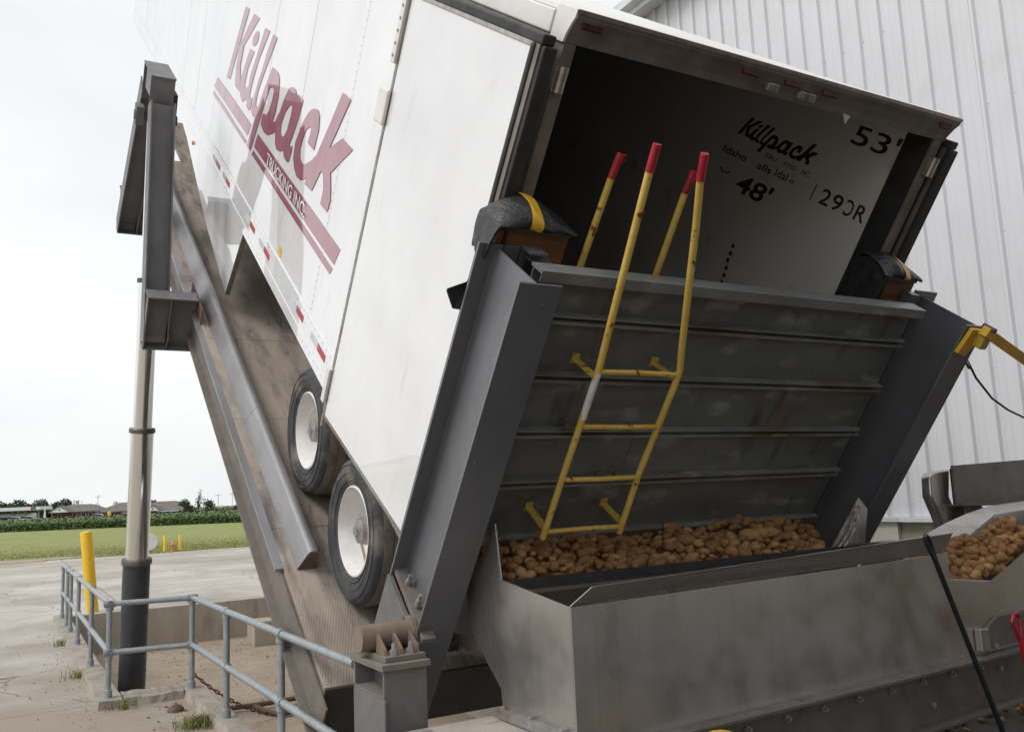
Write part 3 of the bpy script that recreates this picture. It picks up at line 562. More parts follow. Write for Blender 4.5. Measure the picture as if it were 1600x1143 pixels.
# ================================================================ tipper: deck, side beam, backstop and lift frame move as one
P = empty('truck_tipper', 'raised steel truck tipper platform with dark backstop columns and deck', 'truck tipper', (0, 0, Z0), RX)
dk = .12; k = 0
while dk < 13.3:
    e = min(dk + 1.53, 13.3)
    MB().box(-.30 if dk < 10.5 else .25, 2.89 if dk < 10.5 else 2.34, dk + .003, e - .003, -1.03, -1.0).build('deck_plate', M['deck'], P); dk = e
MB().box(-.31, 2.90, .12, 10.82, -1.06, -1.031).build('deck_core', M['deckside'], P)
for x0, s in ((-.315, -1), (2.905, 1)):
    xa, xb = sorted((x0, x0 + s*.012))
    MB().box(xa, xb, .0, 10.82, -1.27, -1.03).build('side_beam', M['deckside'], P)
    xa, xb = sorted((x0, x0 + s*.065))
    MB().box(xa, xb, .0, 10.82, -1.295, -1.272).build('beam_flange', M['deckside'], P)
    xa, xb = sorted((x0 - s*.02, x0 + s*.045))
    MB().box(xa, xb, 1.22, 10.82, -1.029, -1.003).build('beam_flange', M['guard'], P)
for k in range(8): MB().box(-.30, 2.89, .7 + k*1.3, .82 + k*1.3, -1.28, -1.061).build('cross_beam', M['deckside'], P)
MB().box(-.31, 2.90, .10, .118, -1.4, -.985).build('end_plate', M['bay'], P)  # dark colour paints in the shaded void between pedestal and hopper
# wheel guards along the deck edges (bent plate), in lengths with visible joints
gp = [(-.222, -1.0), (-.165, -.868), (-.148, -.848), (-.120, -.842), (-.098, -.852), (-.088, -.875), (-.074, -1.0)]
gd = 1.19
for e in (3.1, 5.4, 8.6, 10.8):
    MB().prism([(u, v) for u, v in gp], 'y', gd, e - .004).build('wheel_guard', M['guard'], P, smooth=True)
    MB().prism([(2.59-u, v) for u, v in gp][::-1], 'y', gd, e - .004).build('wheel_guard', M['guard'], P, smooth=True); gd = e
for x0 in (-.218, ): MB().prism([(x0+.004, -.999), (-.15, -.86), (-.094, -.86), (-.08, -.999)], 'y', 1.186, 1.189).build('guard_end', M['rust'], P)
# columns
for xl, wd, xf in ((-.258, .205, -.262), (2.668, .17, 2.705)):
    b = MB(); N0, N1 = -.55, 1.965
    b.box(xl, xl+wd, -.615, -.600, N0, N1).box(xf, xf+wd, -.215, -.200, N0, N1+.012); xw = max(xl, xf) + wd*.40
    b.box(xw, xw+.011, -.5995, -.2155, N0, N1-.002)
    b.build('column', M['steel'], P, bevel=.002)
    # fillet welds between web and flanges
    for d in (-.597, -.218): MB().tube((xw-.001, d, N0), (xw-.001, d, N1-.01), .006, 6).build('weld_bead', M['steel'], P)
# stub brackets behind the column tops
for x, h in ((-.05, 1.985), (-.02, 1.945)): MB().prism([(-.2, h-.16), (-.2, h), (-.30, h), (-.30, h-.01), (-.215, h-.015), (-.215, h-.16)], 'x', x, x+.09 if x < -.03 else x+.10).build('bracket', M['steel'], P)
MB().box(2.60, 2.667, -.26, -.19, 1.84, 1.985).build('bracket', M['steel'], P); MB().box(2.70, 2.90, -.205, -.19, 1.9, 1.995).build('bracket', M['steel'], P)
# backstop wall: stacked steel channels
NB = [1.945, 1.735, 1.435, 1.13, .835, .48]
for i in range(5):
    a, c = NB[i], NB[i+1]
    MB().box(-.06, 2.515, -.372, -.362, c, a).build('wall_channel', M['galv'], P)
    MB().box(-.06, 2.515, -.412, -.3725, c + .004, c + .014).build('channel_flange', M['galv2'], P)
    if i: MB().box(-.06, 2.515, -.412, -.3725, a - .030, a - .016).build('channel_flange', M['galv2'], P)
MB().box(-.06, 2.515, -.44, -.345, 1.947, 1.962).build('top_rail', M['galv3'], P); MB().box(-.06, 2.515, -.446, -.4402, 1.912, 1.962).build('top_rail', M['galv3'], P)
MB().box(-.06, 2.515, -.41, -.345, .44, .478).build('bottom_angle', M['rust'], P)
for x, n in ((.36, 1.155), (.73, 1.155), (.78, .86), (.66, .86)): MB().lathe((x, -.41, n), (0, 0, 1), [(.0, 0), (.022, .004), (.026, .016), (.014, .03), (0, .032)], 8).build('mud_clod', M['rust'], P, smooth=True)
# foot of the left column: gusset, clip plate, bolts
MB().prism([(-.205, .15), (-.20, -.30), (-.66, -.30), (-.66, .10)], 'x', -.275, -.248).build('gusset', M['ped'], P, bevel=.003)
MB().prism([(-.20, .19), (-.66, .13), (-.66, .10), (-.20, .16)], 'x', -.245, -.172).build('clip_plate', M['deckside'], P, bevel=.003)
for d in (-.32, -.47): MB().tube((-.21, d, .165), (-.21, d, .205), .016, 6).tube((-.21, d, .205), (-.21, d, .232), .010, 8).build('bolt', M['zinc'], P)
# lift frame: two inclined posts, cross beams and head box
def ipost(foot, top, name):
    f = Vector((0, foot[0], foot[1])); t_ = Vector((0, top[0], top[1])); d = (t_ - f).normalized(); n = Vector((0, -d.z, d.y))
    b = MB(); hw = .125
    for x in (-.808, -.579):
        vs = [Vector((x + dx, 0, 0)) + p + n*s for p in (f, t_) for dx, s in ((0, -hw), (.014, -hw), (.014, hw), (0, hw))]
        b.add(vs, [(0,1,2,3),(7,6,5,4),(0,4,5,1),(1,5,6,2),(2,6,7,3),(3,7,4,0)])
    vs = [Vector((x, 0, 0)) + p + n*s for p in (f, t_) for x, s in ((-.794, -.006), (-.579, -.006), (-.579, .006), (-.794, .006))]
    b.add(vs, [(0,1,2,3),(7,6,5,4),(0,4,5,1),(1,5,6,2),(2,6,7,3),(3,7,4,0)])
    b.build(name, M['tower'], P)
ipost((5.27, -1.36), (6.52, .80), 'lift_post')
ipost((8.63, -1.36), (7.38, .80), 'lift_post')
hb = MB().box(-.805, -.566, 6.60, 6.615, .66, 1.055).box(-.805, -.566, 7.29, 7.305, .66, 1.055).box(-.808, -.562, 6.585, 7.32, 1.056, 1.072)
hb.box(-.600, -.585, 6.616, 7.289, .70, 1.055).box(-.79, -.775, 6.75, 7.15, .82, 1.055); hb.build('head_box', M['tower'], P)
MB().tube((-.90, 6.95, .55), (-.46, 6.95, .55), .055, 14).build('trunnion_pin', M['collar'], P, smooth=True)
MB().box(-.89, -.81, 6.86, 7.04, .46, .66).build('trunnion_block', M['tower'], P); MB().prism([(6.75, .15), (7.2, .15), (7.1, .85), (6.85, .85)], 'x', -.52, -.49).build('trunnion_plate', M['black'], P)
for dc in (5.30, 8.60):
    b = MB().box(-.80, -.316, dc-.006, dc+.006, -1.40, -.84).box(-.805, -.316, dc-.10, dc+.10, -1.416, -1.4005).box(-.805, -.316, dc-.10, dc+.10, -.8395, -.824)
    b.build('cross_bracket', M['tower'], P)
    for x in (-.579, -.80): MB().box(x, x+.012, dc-.095, dc-.0065, -1.40, -.84).build('stiffener', M['tower'], P)
MB().box(-.31, -.30, 5.0, 5.7, -1.0, -.84).build('bracket_plate', M['rust'], P)

# ---------------------------------------------------------------- pedestal carrying the pivot pin
PD = empty('pivot_pedestal', 'grey steel post with bearing and rusty pivot pin beside the handrail', 'pedestal', (-.39, -.53, 0))
def pw_(mb, nm, mt, **kk): return mb.build(nm, M[mt], PD, **kk)
pw_(MB().box(-.105, .105, -.20, -.185, -.6, .98), 'flange', 'ped', bevel=.002); pw_(MB().box(-.105, .105, .175, .19, -.6, .98), 'flange', 'ped', bevel=.002)
pw_(MB().box(-.006, .006, -.1845, .1745, -.6, .98), 'web', 'ped'); pw_(MB().box(-.105, -.0065, -.184, .174, .855, .87), 'stiffener', 'deckside')
pw_(MB().box(-.110, -.098, -.215, .185, -.6, .854), 'cover_plate', 'ped', bevel=.002); pw_(MB().box(.108, .118, -.17, .18, -.6, .86), 'cover_plate', 'ped')
pw_(MB().box(-.118, .122, -.215, .205, .981, 1.01), 'cap_plate', 'deckside', bevel=.003); pw_(MB().box(-.085, .118, -.17, .17, 1.0105, 1.035), 'bearing_plate', 'deckside', bevel=.003)
pw_(MB().tube((-.135, .04, 1.098), (.16, .04, 1.098), .062, 28), 'pivot_pin', 'pinsteel', smooth=True)
pw_(MB().tube((.115, .04, 1.098), (.135, .04, 1.098), .085, 24), 'pin_collar', 'pinsteel', smooth=True)
for x in (-.07, .01, .09): pw_(MB().prism([(-.13, 1.035), (-.12, 1.06), (-.03, 1.12), (-.02, 1.035)], 'x', x, x+.014), 'rib', 'pinsteel')
for x in (-.028, .055):
    pw_(MB().tube((x, -.135, 1.035), (x, -.135, 1.06), .02, 6).tube((x, -.135, 1.06), (x, -.135, 1.088), .011, 8), 'bolt', 'zinc')

# ---------------------------------------------------------------- hydraulic lift cylinder
c0 = Vector((-.685, 6.42, -.62)); c1 = TW(-.685, 6.95, .55); ax = (c1 - c0); ln = ax.length; ax.normalize()
HC = empty('lift_cylinder', 'tall telescopic hydraulic lift cylinder with black base tube and bright stages', 'hydraulic cylinder', c0, ax.to_track_quat('Z', 'Y').to_euler())
MB().tube((0,0,0), (0,0,1.86), .142, 40).build('base_tube', M['cyl'], HC, smooth=True)
MB().lathe((0,0,1.80), (0,0,1), [(.142, 0), (.158, .005), (.158, .05), (.15, .062), (.12, .064)], 40).build('collar', M['collar'], HC, smooth=True)
MB().tube((0,0,1.8), (0,0,3.30), .121, 40).build('stage', M['chrome'], HC, smooth=True)
MB().lathe((0,0,3.25), (0,0,1), [(.121, 0), (.136, .004), (.136, .045), (.128, .055), (.10, .057)], 40).build('collar', M['collar'], HC, smooth=True)
MB().tube((0,0,3.25), (0,0,4.95), .100, 36).build('stage', M['chrome'], HC, smooth=True)
MB().lathe((0,0,4.90), (0,0,1), [(.10, 0), (.116, .004), (.116, .05), (.085, .055)], 36).build('collar', M['collar'], HC, smooth=True)
MB().tube((0,0,4.9), (0,0,ln), .08, 32).build('stage', M['chrome'], HC, smooth=True)
MB().tube((-.05, -.13, .9), (-.05, -.145, .95), .012, 8).build('bleed_plug', M['rust'], HC)

# ---------------------------------------------------------------- ladders on the backstop
LD = empty('ladder', 'yellow steel ladder with red tipped rails on the near side of the backstop', 'ladder', (0, 0, Z0), RX)
d0 = -.6
def rail(par, pts, r, mat='lad'): return MB().path([Vector(p) for p in pts], r, 12).build('rail', M[mat], par, smooth=True)
rail(LD, [(.292, d0, .645), (.283, d0, 1.0), (.279, d0, 1.45), (.276, d0, 1.59), (.24, d0, 1.95), (.187, d0, 2.485)], .0165)
rail(LD, [(.757, d0, .645), (.735, d0, 1.0), (.742, d0, 1.50), (.738, d0, 1.60), (.70, d0, 1.71), (.60, d0, 2.03), (.52, d0, 2.29), (.452, d0, 2.49)], .0165)
MB().path([(.1875, d0, 2.48), (.180, d0, 2.593)], .0185, 12).build('grip', M['red'], LD, smooth=True); MB().path([(.4535, d0, 2.482), (.427, d0, 2.594)], .0185, 12).build('grip', M['red'], LD, smooth=True)
MB().path([(.281, d0, 1.33), (.2775, d0, 1.57)], .0172, 12).build('bare_patch', M['trim'], LD, smooth=True)
for n, xa, xb in ((1.572, .278, .741), (1.285, .283, .738), (.99, .284, .735), (.683, .292, .755)): MB().path([(xa, d0, n), ((xa+xb)/2, d0+random.uniform(-.003, .003), n + random.uniform(-.003, .003)), (xb, d0, n)], .0125, 10).build('rung', M['lad'], LD, smooth=True)
for x, n in ((.275, 1.545), (.742, 1.545), (.292, .70), (.755, .70)):
    MB().bar((x, d0, n), (x, -.412, n - .01), .006, .045, (1,0,0)).build('standoff', M['lad2'], LD); MB().box(x-.02, x+.02, -.4145, -.4065, n-.03, n+.02).build('foot_plate', M['lad2'], LD)
LF = empty('handhold_ladder', 'shorter yellow rails with dark red tips behind the backstop top edge', 'ladder', (0, 0, Z0), RX)
for a, m_, b in (((.292, -.2, 1.0), (.305, -.2, 2.34), (.315, -.2, 2.456)), ((.742, -.2, 1.0), (.7395, -.2, 2.33), (.746, -.2, 2.44))):
    rail(LF, [a, (a[0]+.0, -.2, 1.9), m_], .0165); MB().path([m_, b], .0185, 12).build('grip', M['red'], LF, smooth=True)
MB().path([(.315, -.2, 2.44), (.345, -.2, 2.455), (.345, -.2, 2.425), (.325, -.2, 2.40)], .003, 5).build('loose_tape', M['red'], LF)
for n in (1.6, 1.3, 1.0): MB().tube((.295, -.2, n), (.742, -.2, n), .0125, 10).build('rung', M['lad'], LF, smooth=True)

# ---------------------------------------------------------------- padded bumper blocks on the backstop top
def bumper(label, x0, x1, flap, seed, tape_at):
    r_ = random.Random(seed)
    B = empty('bumper_block', label, 'bumper', (0, 0, Z0), RX, 'bumper blocks on the backstop')
    wd0, wd1 = (x0 + .03, x1 - .005) if flap else (x0 + .05, x1 + .02)
    MB().box(wd0, wd1, -.185, -.06, 1.86, 2.045).build('wood_block', M['wood'], B, bevel=.006)
    MB().box(wd0 + .01, wd1 - .01, -.06, -.01, 1.86, 2.10).build('wood_block', M['wood'], B, bevel=.006)
    if not flap: MB().box(wd0, wd1 - .02, -.20, -.17, 2.05, 2.085).build('wood_strip', M['wood'], B, bevel=.004)
    # sheet draped like a low tent over the block: section points (d, height fraction)
    sec = [(-.222, 0), (-.237, .16), (-.226, .42), (-.19, .72), (-.13, .95), (-.07, 1.0), (-.03, .93), (-.012, .6), (-.010, -.8)]
    tops = [(0, 2.075), (.18, 2.14), (.40, 2.178), (.65, 2.155), (1, 2.088)] if flap else [(0, 2.135), (.3, 2.17), (.6, 2.15), (1, 2.095)]
    def top(u):
        for (u0, a0), (u1, a1) in zip(tops, tops[1:]):
            if u <= u1: return a0 + (a1-a0)*(u-u0)/(u1-u0)
        return tops[-1][1]
    def surf(u, k, lift=0):
        x = x0 + (x1 - x0)*u; d, h = sec[k]; h0 = 2.058
        n = h0 + h*(top(u) - h0) + .004*math.sin(u*23 + k*1.7)
        return Vector((x, d - .008*math.sin(u*13 + k*.9) - (lift if k < 3 else 0), n + (lift if k >= 1 else 0)))
    def sheet(u0, u1, nu, lift, nm, mt):
        b = MB(); K = len(sec)
        for i in range(nu + 1):
            u = u0 + (u1 - u0)*i/nu
            b.v += [surf(u, k, lift) for k in range(K)]
            if i: a = (i-1)*K; b.f += [(a+k, a+k+1, a+K+k+1, a+K+k) for k in range(K-1)]
        o = b.build(nm, M[mt], B, smooth=True); sm = o.modifiers.new('sub', 'SUBSURF'); sm.levels = 1; sm.render_levels = 2
        if lift == 0: so_ = o.modifiers.new('sol', 'SOLIDIFY'); so_.thickness = .006; so_.offset = -1
        return o
    sheet(0, 1, 14, 0, 'rubber_cover', 'cover'); sheet(tape_at, tape_at + (.15 if flap else .17), 4, .003, 'tape_band', 'tape')
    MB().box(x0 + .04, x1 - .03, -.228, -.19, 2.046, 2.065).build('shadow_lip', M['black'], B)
    if flap:
        b = MB(); K = 8
        for j in range(7):
            t = j/6
            for k in range(K):
                v = surf(0, k); d = -.125 + (v.y + .125)*(1 - .35*t) - .03*t
                b.v.append((v.x - .030*math.sin(t*2.0) + .006*math.sin(k*2.4 + j)*t, d, v.z*(1-t) + (1.90 + .02*math.sin(k*1.3))*t))
            if j: i0 = (j-1)*K; b.f += [(i0+k, i0+k+1, i0+K+k+1, i0+K+k) for k in range(K-1)]
        o = b.build('cover_flap', M['cover'], B, smooth=True); o.modifiers.new('sub', 'SUBSURF').render_levels = 2; s2 = o.modifiers.new('sol', 'SOLIDIFY'); s2.thickness = .006
        MB().add([(-.225, -.15, 1.83), (-.245, -.16, 1.77), (-.325, -.15, 1.725), (-.322, -.14, 1.71), (-.275, -.15, 1.63), (-.225, -.16, 1.63), (-.215, -.13, 1.74)], [(0,1,2,6),(2,3,4,6),(4,5,6)]).build('loose_flap', M['black'], B)
        MB().box(x0 + .052, x0+.058, -.215, -.03, 1.87, 2.05).build('cover_side', M['cover'], B)
    else:
        MB().add([(x0, -.015, 1.86), (x0 + .03, -.236, 1.86), (x0 + .03, -.240, 2.065), (x0 + .02, -.20, 2.10), (x0, -.10, 2.13), (x0 - .005, -.015, 2.10), (x0 + .05, -.24, 1.86), (x0 + .05, -.244, 2.065)], [(0,1,2,3,4,5),(1,6,7,2)]).build('cover_side', M['cover'], B)
    return B
bumper('black rubber padded wood bumper on the left column, with a loose hanging flap', -.195, .20, True, 1, .38)
bumper('black rubber padded wood bumper on the right column, by the warehouse wall', 2.31, 2.66, False, 2, .52)

# ---------------------------------------------------------------- yellow swing arm and cable on the right column
YA = empty('swing_arm', 'yellow steel swing arm bolted to the right backstop column', 'arm', (0, 0, Z0), RX)
MB().prism([(2.660, 1.80), (2.69, 1.955), (2.78, 1.955), (2.80, 1.90), (2.735, 1.785)], 'y', -.645, -.618).build('bracket', M['tape'], YA, bevel=.004)
MB().box(2.74, 2.80, -.70, -.646, 1.86, 1.95).build('bracket', M['lad2'], YA)
MB().bar((2.735, -.68, 1.965), (3.47, -.68, 1.745), .05, .055).build('arm', M['tape'], YA, bevel=.004)
MB().tube((2.765, -.72, 1.985), (2.765, -.64, 1.985), .014, 10).build('pin', M['rust'], YA)
MB().bar((3.43, -.71, 1.66), (3.53, -.71, 1.76), .05, .1).build('end_bracket', M['tape'], YA, bevel=.004); MB().tube((3.425, -.775, 1.67), (3.425, -.69, 1.67), .02, 12).build('pin', M['rust'], YA)
tag(MB().path([TW(2.86, -.56, 1.74), TW(2.88, -.62, 1.70), (3.214, -1.3, 2.459), (3.29, -1.3, 2.339), (3.435, -1.3, 2.211), (3.594, -1.3, 2.139), (3.763, -1.3, 2.09), (4.2, -1.25, 2.05), (5.4, -1.2, 2.2)], .007, 6).build('cable', M['black'], smooth=True), 'thin black cable sagging against the white warehouse siding', 'cable')

# ================================================================ stainless hopper and conveyor
HP = empty('receiving_hopper', 'stainless steel receiving hopper below the backstop holding potatoes', 'hopper', (0, -1.5, 0))
def hp_(mb, nm, mt, **kk):
    mb.v = [(x, y + 1.5, z) for x, y, z in mb.v]; return mb.build(nm, M[mt], HP, **kk)
hp_(MB().prism([(-.917, 1.609), (-.957, 1.356), (-1.518, 1.282), (-1.518, .75), (-.93, .75), (-.915, .868), (-.627, 1.092), (-.60, 1.3), (-.789, 1.47)], 'x', .0, .006), 'end_plate', 'stain')
for k in range(7): hp_(MB().prism([(-.925-.004*k, 1.58-.035*k), (-.918-.004*k, 1.575-.035*k), (-.921-.004*k, 1.555-.035*k)], 'x', -.002, .010), 'torn_edge', 'galv2')
hp_(MB().prism([(.0, 1.282), (2.31, 1.318), (2.469, 1.327), (2.464, 1.181), (2.825, 1.139), (3.287, 1.307), (4.4, 1.71), (4.4, .78), (.6, .735), (.0, .74)], 'y', -1.5275, -1.5195), 'front_plate', 'stain')
lip = MB().add([(.0, -1.5200, 1.2825), (2.45, -1.5200, 1.327), (2.40, -1.62, 1.436), (.045, -1.62, 1.364), (.0, -1.5165, 1.2845), (2.45, -1.5165, 1.329), (2.40, -1.617, 1.438), (.045, -1.617, 1.366)], [(0,1,2,3),(7,6,5,4),(0,4,5,1),(1,5,6,2),(2,6,7,3),(3,7,4,0)])
hp_(lip, 'lip', 'stain')
hp_(MB().box(.01, 2.50, -.975, -.955, 1.29, 1.352), 'inner_lip', 'black'); hp_(MB().box(.01, 2.50, -1.0, -.976, 1.285, 1.302), 'inner_lip', 'beam')
hp_(MB().prism([(2.19, 1.285), (2.53, 1.630), (2.60, 1.555), (2.53, 1.285)], 'y', -.938, -.93), 'end_plate', 'stain')
hp_(MB().box(.01, 2.5, -1.50, -.40, 1.0, 1.06), 'trough_floor', 'stain'); hp_(MB().box(.01, 2.5, -.40, -.39, 1.0, 1.5), 'back_plate', 'stain')
hp_(MB().box(.02, 2.45, -1.515, -1.5, .9, 1.0), 'trough_side', 'stain')
hp_(MB().prism([(2.45, 1.2), (2.45, 1.36), (2.75, 1.36), (2.62, 1.2)], 'y', -1.1, -.97), 'corner_plate', 'beam')
hp_(MB().box(-.04, .0, -1.52, -.93, .752, .79), 'foot_angle', 'galv2', bevel=.003)
for y in (-.96, -1.2, -1.45): hp_(MB().tube((-.02, y, .79), (-.02, y, .802), .012, 6), 'bolt', 'zinc')
# conveyor carrying on to the right
hp_(MB().add([(2.654, -1.25, 1.393), (2.876, -1.25, 1.454), (3.10, -1.25, 1.502), (3.344, -1.25, 1.539), (3.8, -1.25, 1.555), (4.4, -1.25, 1.57), (2.613, -1.35, 1.311), (2.857, -1.35, 1.345), (3.06, -1.35, 1.425), (3.238, -1.35, 1.493), (3.7, -1.35, 1.515), (4.4, -1.35, 1.53)], [(i, i+1, i+7, i+6) for i in range(5)]), 'flange', 'stain')
hp_(MB().add([(2.45, -1.52, 1.325), (2.40, -1.62, 1.436), (2.654, -1.25, 1.393), (2.613, -1.35, 1.311)], [(0, 1, 2, 3)]), 'flange', 'stain')
hp_(MB().prism([(2.613, 1.309), (2.857, 1.343), (3.06, 1.423), (3.238, 1.491), (3.7, 1.513), (4.4, 1.528), (4.4, .95), (2.55, .95), (2.50, 1.29)], 'y', -1.352, -1.344), 'far_side', 'stain')
hp_(MB().add([(2.45, -1.5, 1.06), (2.45, -1.353, 1.06), (4.4, -1.353, 1.45), (4.4, -1.5, 1.45)], [(0,1,2,3)]), 'belt', 'black')
hp_(MB().tube((2.47, -1.515, 1.175), (2.83, -1.515, 1.135), .011, 8), 'edge_rod', 'hinge', smooth=True)
RO = [(3.153, 1.733), (3.191, 1.76), (3.259, 1.771), (3.368, 1.776), (3.336, 1.603), (3.39, 1.498), (3.383, 1.424), (3.253, 1.375), (3.207, 1.486), (3.144, 1.611)]
hp_(MB().prism(RO, 'y', -1.0, -.93), 'guard_arm', 'stain', smooth=True, bevel=.012)
hp_(MB().prism([(3.31, 1.80), (4.5, 1.832), (4.5, 1.525), (3.311, 1.554)], 'y', -1.06, -1.045), 'hood_plate', 'beam'); hp_(MB().prism([(3.311, 1.553), (4.5, 1.524), (4.5, 1.51), (3.311, 1.54)], 'y', -1.09, -.95), 'hood_flange', 'beam')
hp_(MB().box(3.355, 3.40, -1.044, -1.005, 1.38, 1.78), 'hood_gap', 'black'); hp_(MB().prism([(3.40, 1.54), (3.62, 1.54), (3.70, 1.47), (3.42, 1.40)], 'y', -1.02, -.985), 'hood_bracket', 'beam')  # black box paints in the dark gap between guard arm and hood
hp_(MB().prism([(.35, .725), (4.4, .776), (4.4, .788), (.35, .737)], 'y', -1.62, -1.529), 'beam_flange', 'beam'); hp_(MB().prism([(.35, .42), (4.4, .57), (4.4, .775), (.35, .724)], 'y', -1.545, -1.53), 'beam_web', 'beam')
hp_(MB().prism([(.35, .408), (4.4, .558), (4.4, .57), (.35, .42)], 'y', -1.62, -1.529), 'beam_flange', 'beam')
for k in range(9):
    x = .64 + .245*k; hp_(MB().tube((x, -1.5451, .668 + .009*k*.6), (x, -1.558, .668 + .009*k*.6), .017, 6).tube((x, -1.558, .668+.0054*k), (x, -1.575, .668+.0054*k), .009, 6), 'bolt', 'zinc')
for x, z in ((2.18, .579), (2.79, .68), (2.77, .80)): hp_(MB().tube((x, -1.5451, z), (x, -1.56, z), .016, 6), 'bolt', 'zinc')
hp_(MB().box(2.62, 2.70, -1.57, -1.53, .79, .905), 'splice_plate', 'stain', bevel=.004); hp_(MB().prism([(2.701, .79), (3.1, .80), (3.1, .96), (2.82, .955), (2.701, .90)], 'y', -1.555, -1.53), 'splice_plate', 'beam')
for x in (.9, 2.25, 3.9): hp_(MB().box(x, x+.07, -1.5, -1.43, 0, .5).box(x, x+.07, -1.05, -.98, 0, .95), 'leg', 'beam')
# chain on the right end plate
ch = MB(); cp = [(2.50, -.952, 1.57), (2.46, -.955, 1.50), (2.41, -.955, 1.43), (2.35, -.955, 1.375), (2.29, -.96, 1.33), (2.22, -.965, 1.30)]
seg = []
for a, b in zip(cp, cp[1:]):
    a = Vector(a); b = Vector(b); n_ = max(1, round((b-a).length/.04)); seg += [a + (b-a)*(i+.5)/n_ for i in range(n_)]
for i, c in enumerate(seg):
    d = (seg[min(i+1, len(seg)-1)] - seg[max(i-1, 0)]).normalized(); s = d.cross(Vector((0, 1, 0))).normalized() if i % 2 else Vector((0, 1, 0))
    ch.path([c + d*.030*math.cos(t) + s*.017*math.sin(t) for t in [k*math.pi/4 for k in range(8)]], .0065, 5, closed=True)
tag(ch.build('chain', M['zinc'], smooth=True), 'steel chain hanging on the right end plate of the hopper', 'chain')

# ---------------------------------------------------------------- potatoes
def spud_mesh(seed):
    import bmesh
    r_ = random.Random(seed); b = bmesh.new(); bmesh.ops.create_icosphere(b, subdivisions=2, radius=1)
    ph = [r_.uniform(0, 6.3) for _ in range(6)]; ax_ = (r_.uniform(1.05, 1.75), r_.uniform(.82, 1.05), r_.uniform(.72, .95))
    for v in b.verts:
        c = v.co; k = 1 + .10*math.sin(2.3*c.x+ph[0]) + .08*math.sin(3*c.y+ph[1]) + .07*math.sin(3.1*c.z+ph[2]) + .045*math.sin(6*c.x+5*c.y+ph[3]) + .03*math.sin(9*c.z+7*c.x+ph[5])
        v.co = Vector((c.x*ax_[0]*k, c.y*ax_[1]*k + .12*c.x*c.x*math.sin(ph[4]), c.z*ax_[2]*k))
    me = bpy.data.meshes.new('potato'); b.to_mesh(me); b.free(); me.polygons.foreach_set('use_smooth', [True]*len(me.polygons)); me.materials.append(M['spud'] if seed % 3 else M['spud2']); return me
SM = [spud_mesh(s) for s in range(1, 21)]
rp_ = random.Random(21)
def place(p, size, label, group):
    o = bpy.data.objects.new('potato', rp_.choice(SM)); COL.objects.link(o); o.location = p; o.scale = [size*rp_.uniform(.9, 1.12)]*3
    o.rotation_euler = (rp_.uniform(-.5, .5), rp_.uniform(-.5, .5), rp_.uniform(0, 6.3)); tag(o, label, 'potato', group); return o
def heap_z(x, y):
    t = max(0, min(1, (y + .955)/.4)); z = 1.325 + .185*t + .022*math.sin(x*5.1) + .02*math.sin(x*11 + y*9)
    z += .05*math.exp(-((x-2.05)/.25)**2) * t
    if x > 2.2: z -= (x-2.2)*.25*t
    if x < .35: z -= (.35-x)*.10
    return z
rest = []; n_ind = 0
y = -.905; row = 0
while y < -.42:
    x = .075 + .03*(row % 2)
    while x < min(2.46, 2.17 + (y + .93)*1.0):
        p = Vector((x + rp_.uniform(-.018, .018), y + rp_.uniform(-.015, .015), heap_z(x, y) + rp_.uniform(-.018, .022)))
        s = rp_.choice((.016, .020, .023, .026, .028, .031, .036))
        if n_ind < 225: place(p, s, 'brown earthy potato in the heap below the backstop ladder', 'potatoes heaped in the hopper'); n_ind += 1
        else: rest.append((p, s))
        rest.append((p + Vector((rp_.uniform(0, .04), rp_.uniform(-.03, .03), -.05)), s))
        x += rp_.uniform(.046, .066)
    y += .047; row += 1
for k in range(26):   # lower trough, seen through the gap
    rest.append((Vector((rp_.uniform(.15, 2.4), rp_.uniform(-1.4, -1.05), 1.10 + rp_.uniform(0, .05))), .033))
kk = 0
for r0 in range(5):
    for c0_ in range(14):
        x = 2.50 + c0_*.066 + rp_.uniform(-.018, .018); y = -1.472 + r0*.030 + rp_.uniform(-.008, .008)
        z = 1.17 + max(0, x - 2.70)*.30 + r0*(.036 if x < 2.9 else .024) + rp_.uniform(-.015, .015)
        for q_ in range(2): rest.append((Vector((x + rp_.uniform(-.03, .03), max(-1.45, y + rp_.uniform(-.01, .03)), z - .03 - .03*q_)), .036))
        place(Vector((x, y, z)), rp_.choice((.022, .027, .031)), 'tan potato riding on the conveyor at the right end of the hopper', 'potatoes on the conveyor') if kk < 60 else rest.append((Vector((x, y, z)), .034))
        kk += 1
for k in range(120):
    p = Vector((rp_.uniform(3.5, 5.3), rp_.uniform(-1.1, .35), .04)); p.z += .09*rp_.random()*(rp_.random() < .5)
    if k < 15: place(p, rp_.choice((.028, .034)), 'spilled potato lying on the floor under the conveyor', 'potatoes spilled on the floor')
    else: rest.append((p, rp_.choice((.024, .03, .036))))
pb = MB()
for p, s in rest:
    me = rp_.choice(SM); q = Euler((rp_.uniform(-.5, .5), rp_.uniform(-.5, .5), rp_.uniform(0, 6.3))).to_matrix()
    pb.add([p + q @ (v.co*s) for v in me.vertices], [tuple(f.vertices) for f in me.polygons])
tag(pb.build('potato_heap', M['spud'], smooth=True), 'deeper layer of brown potatoes filling the hopper', 'potatoes', kind='stuff')

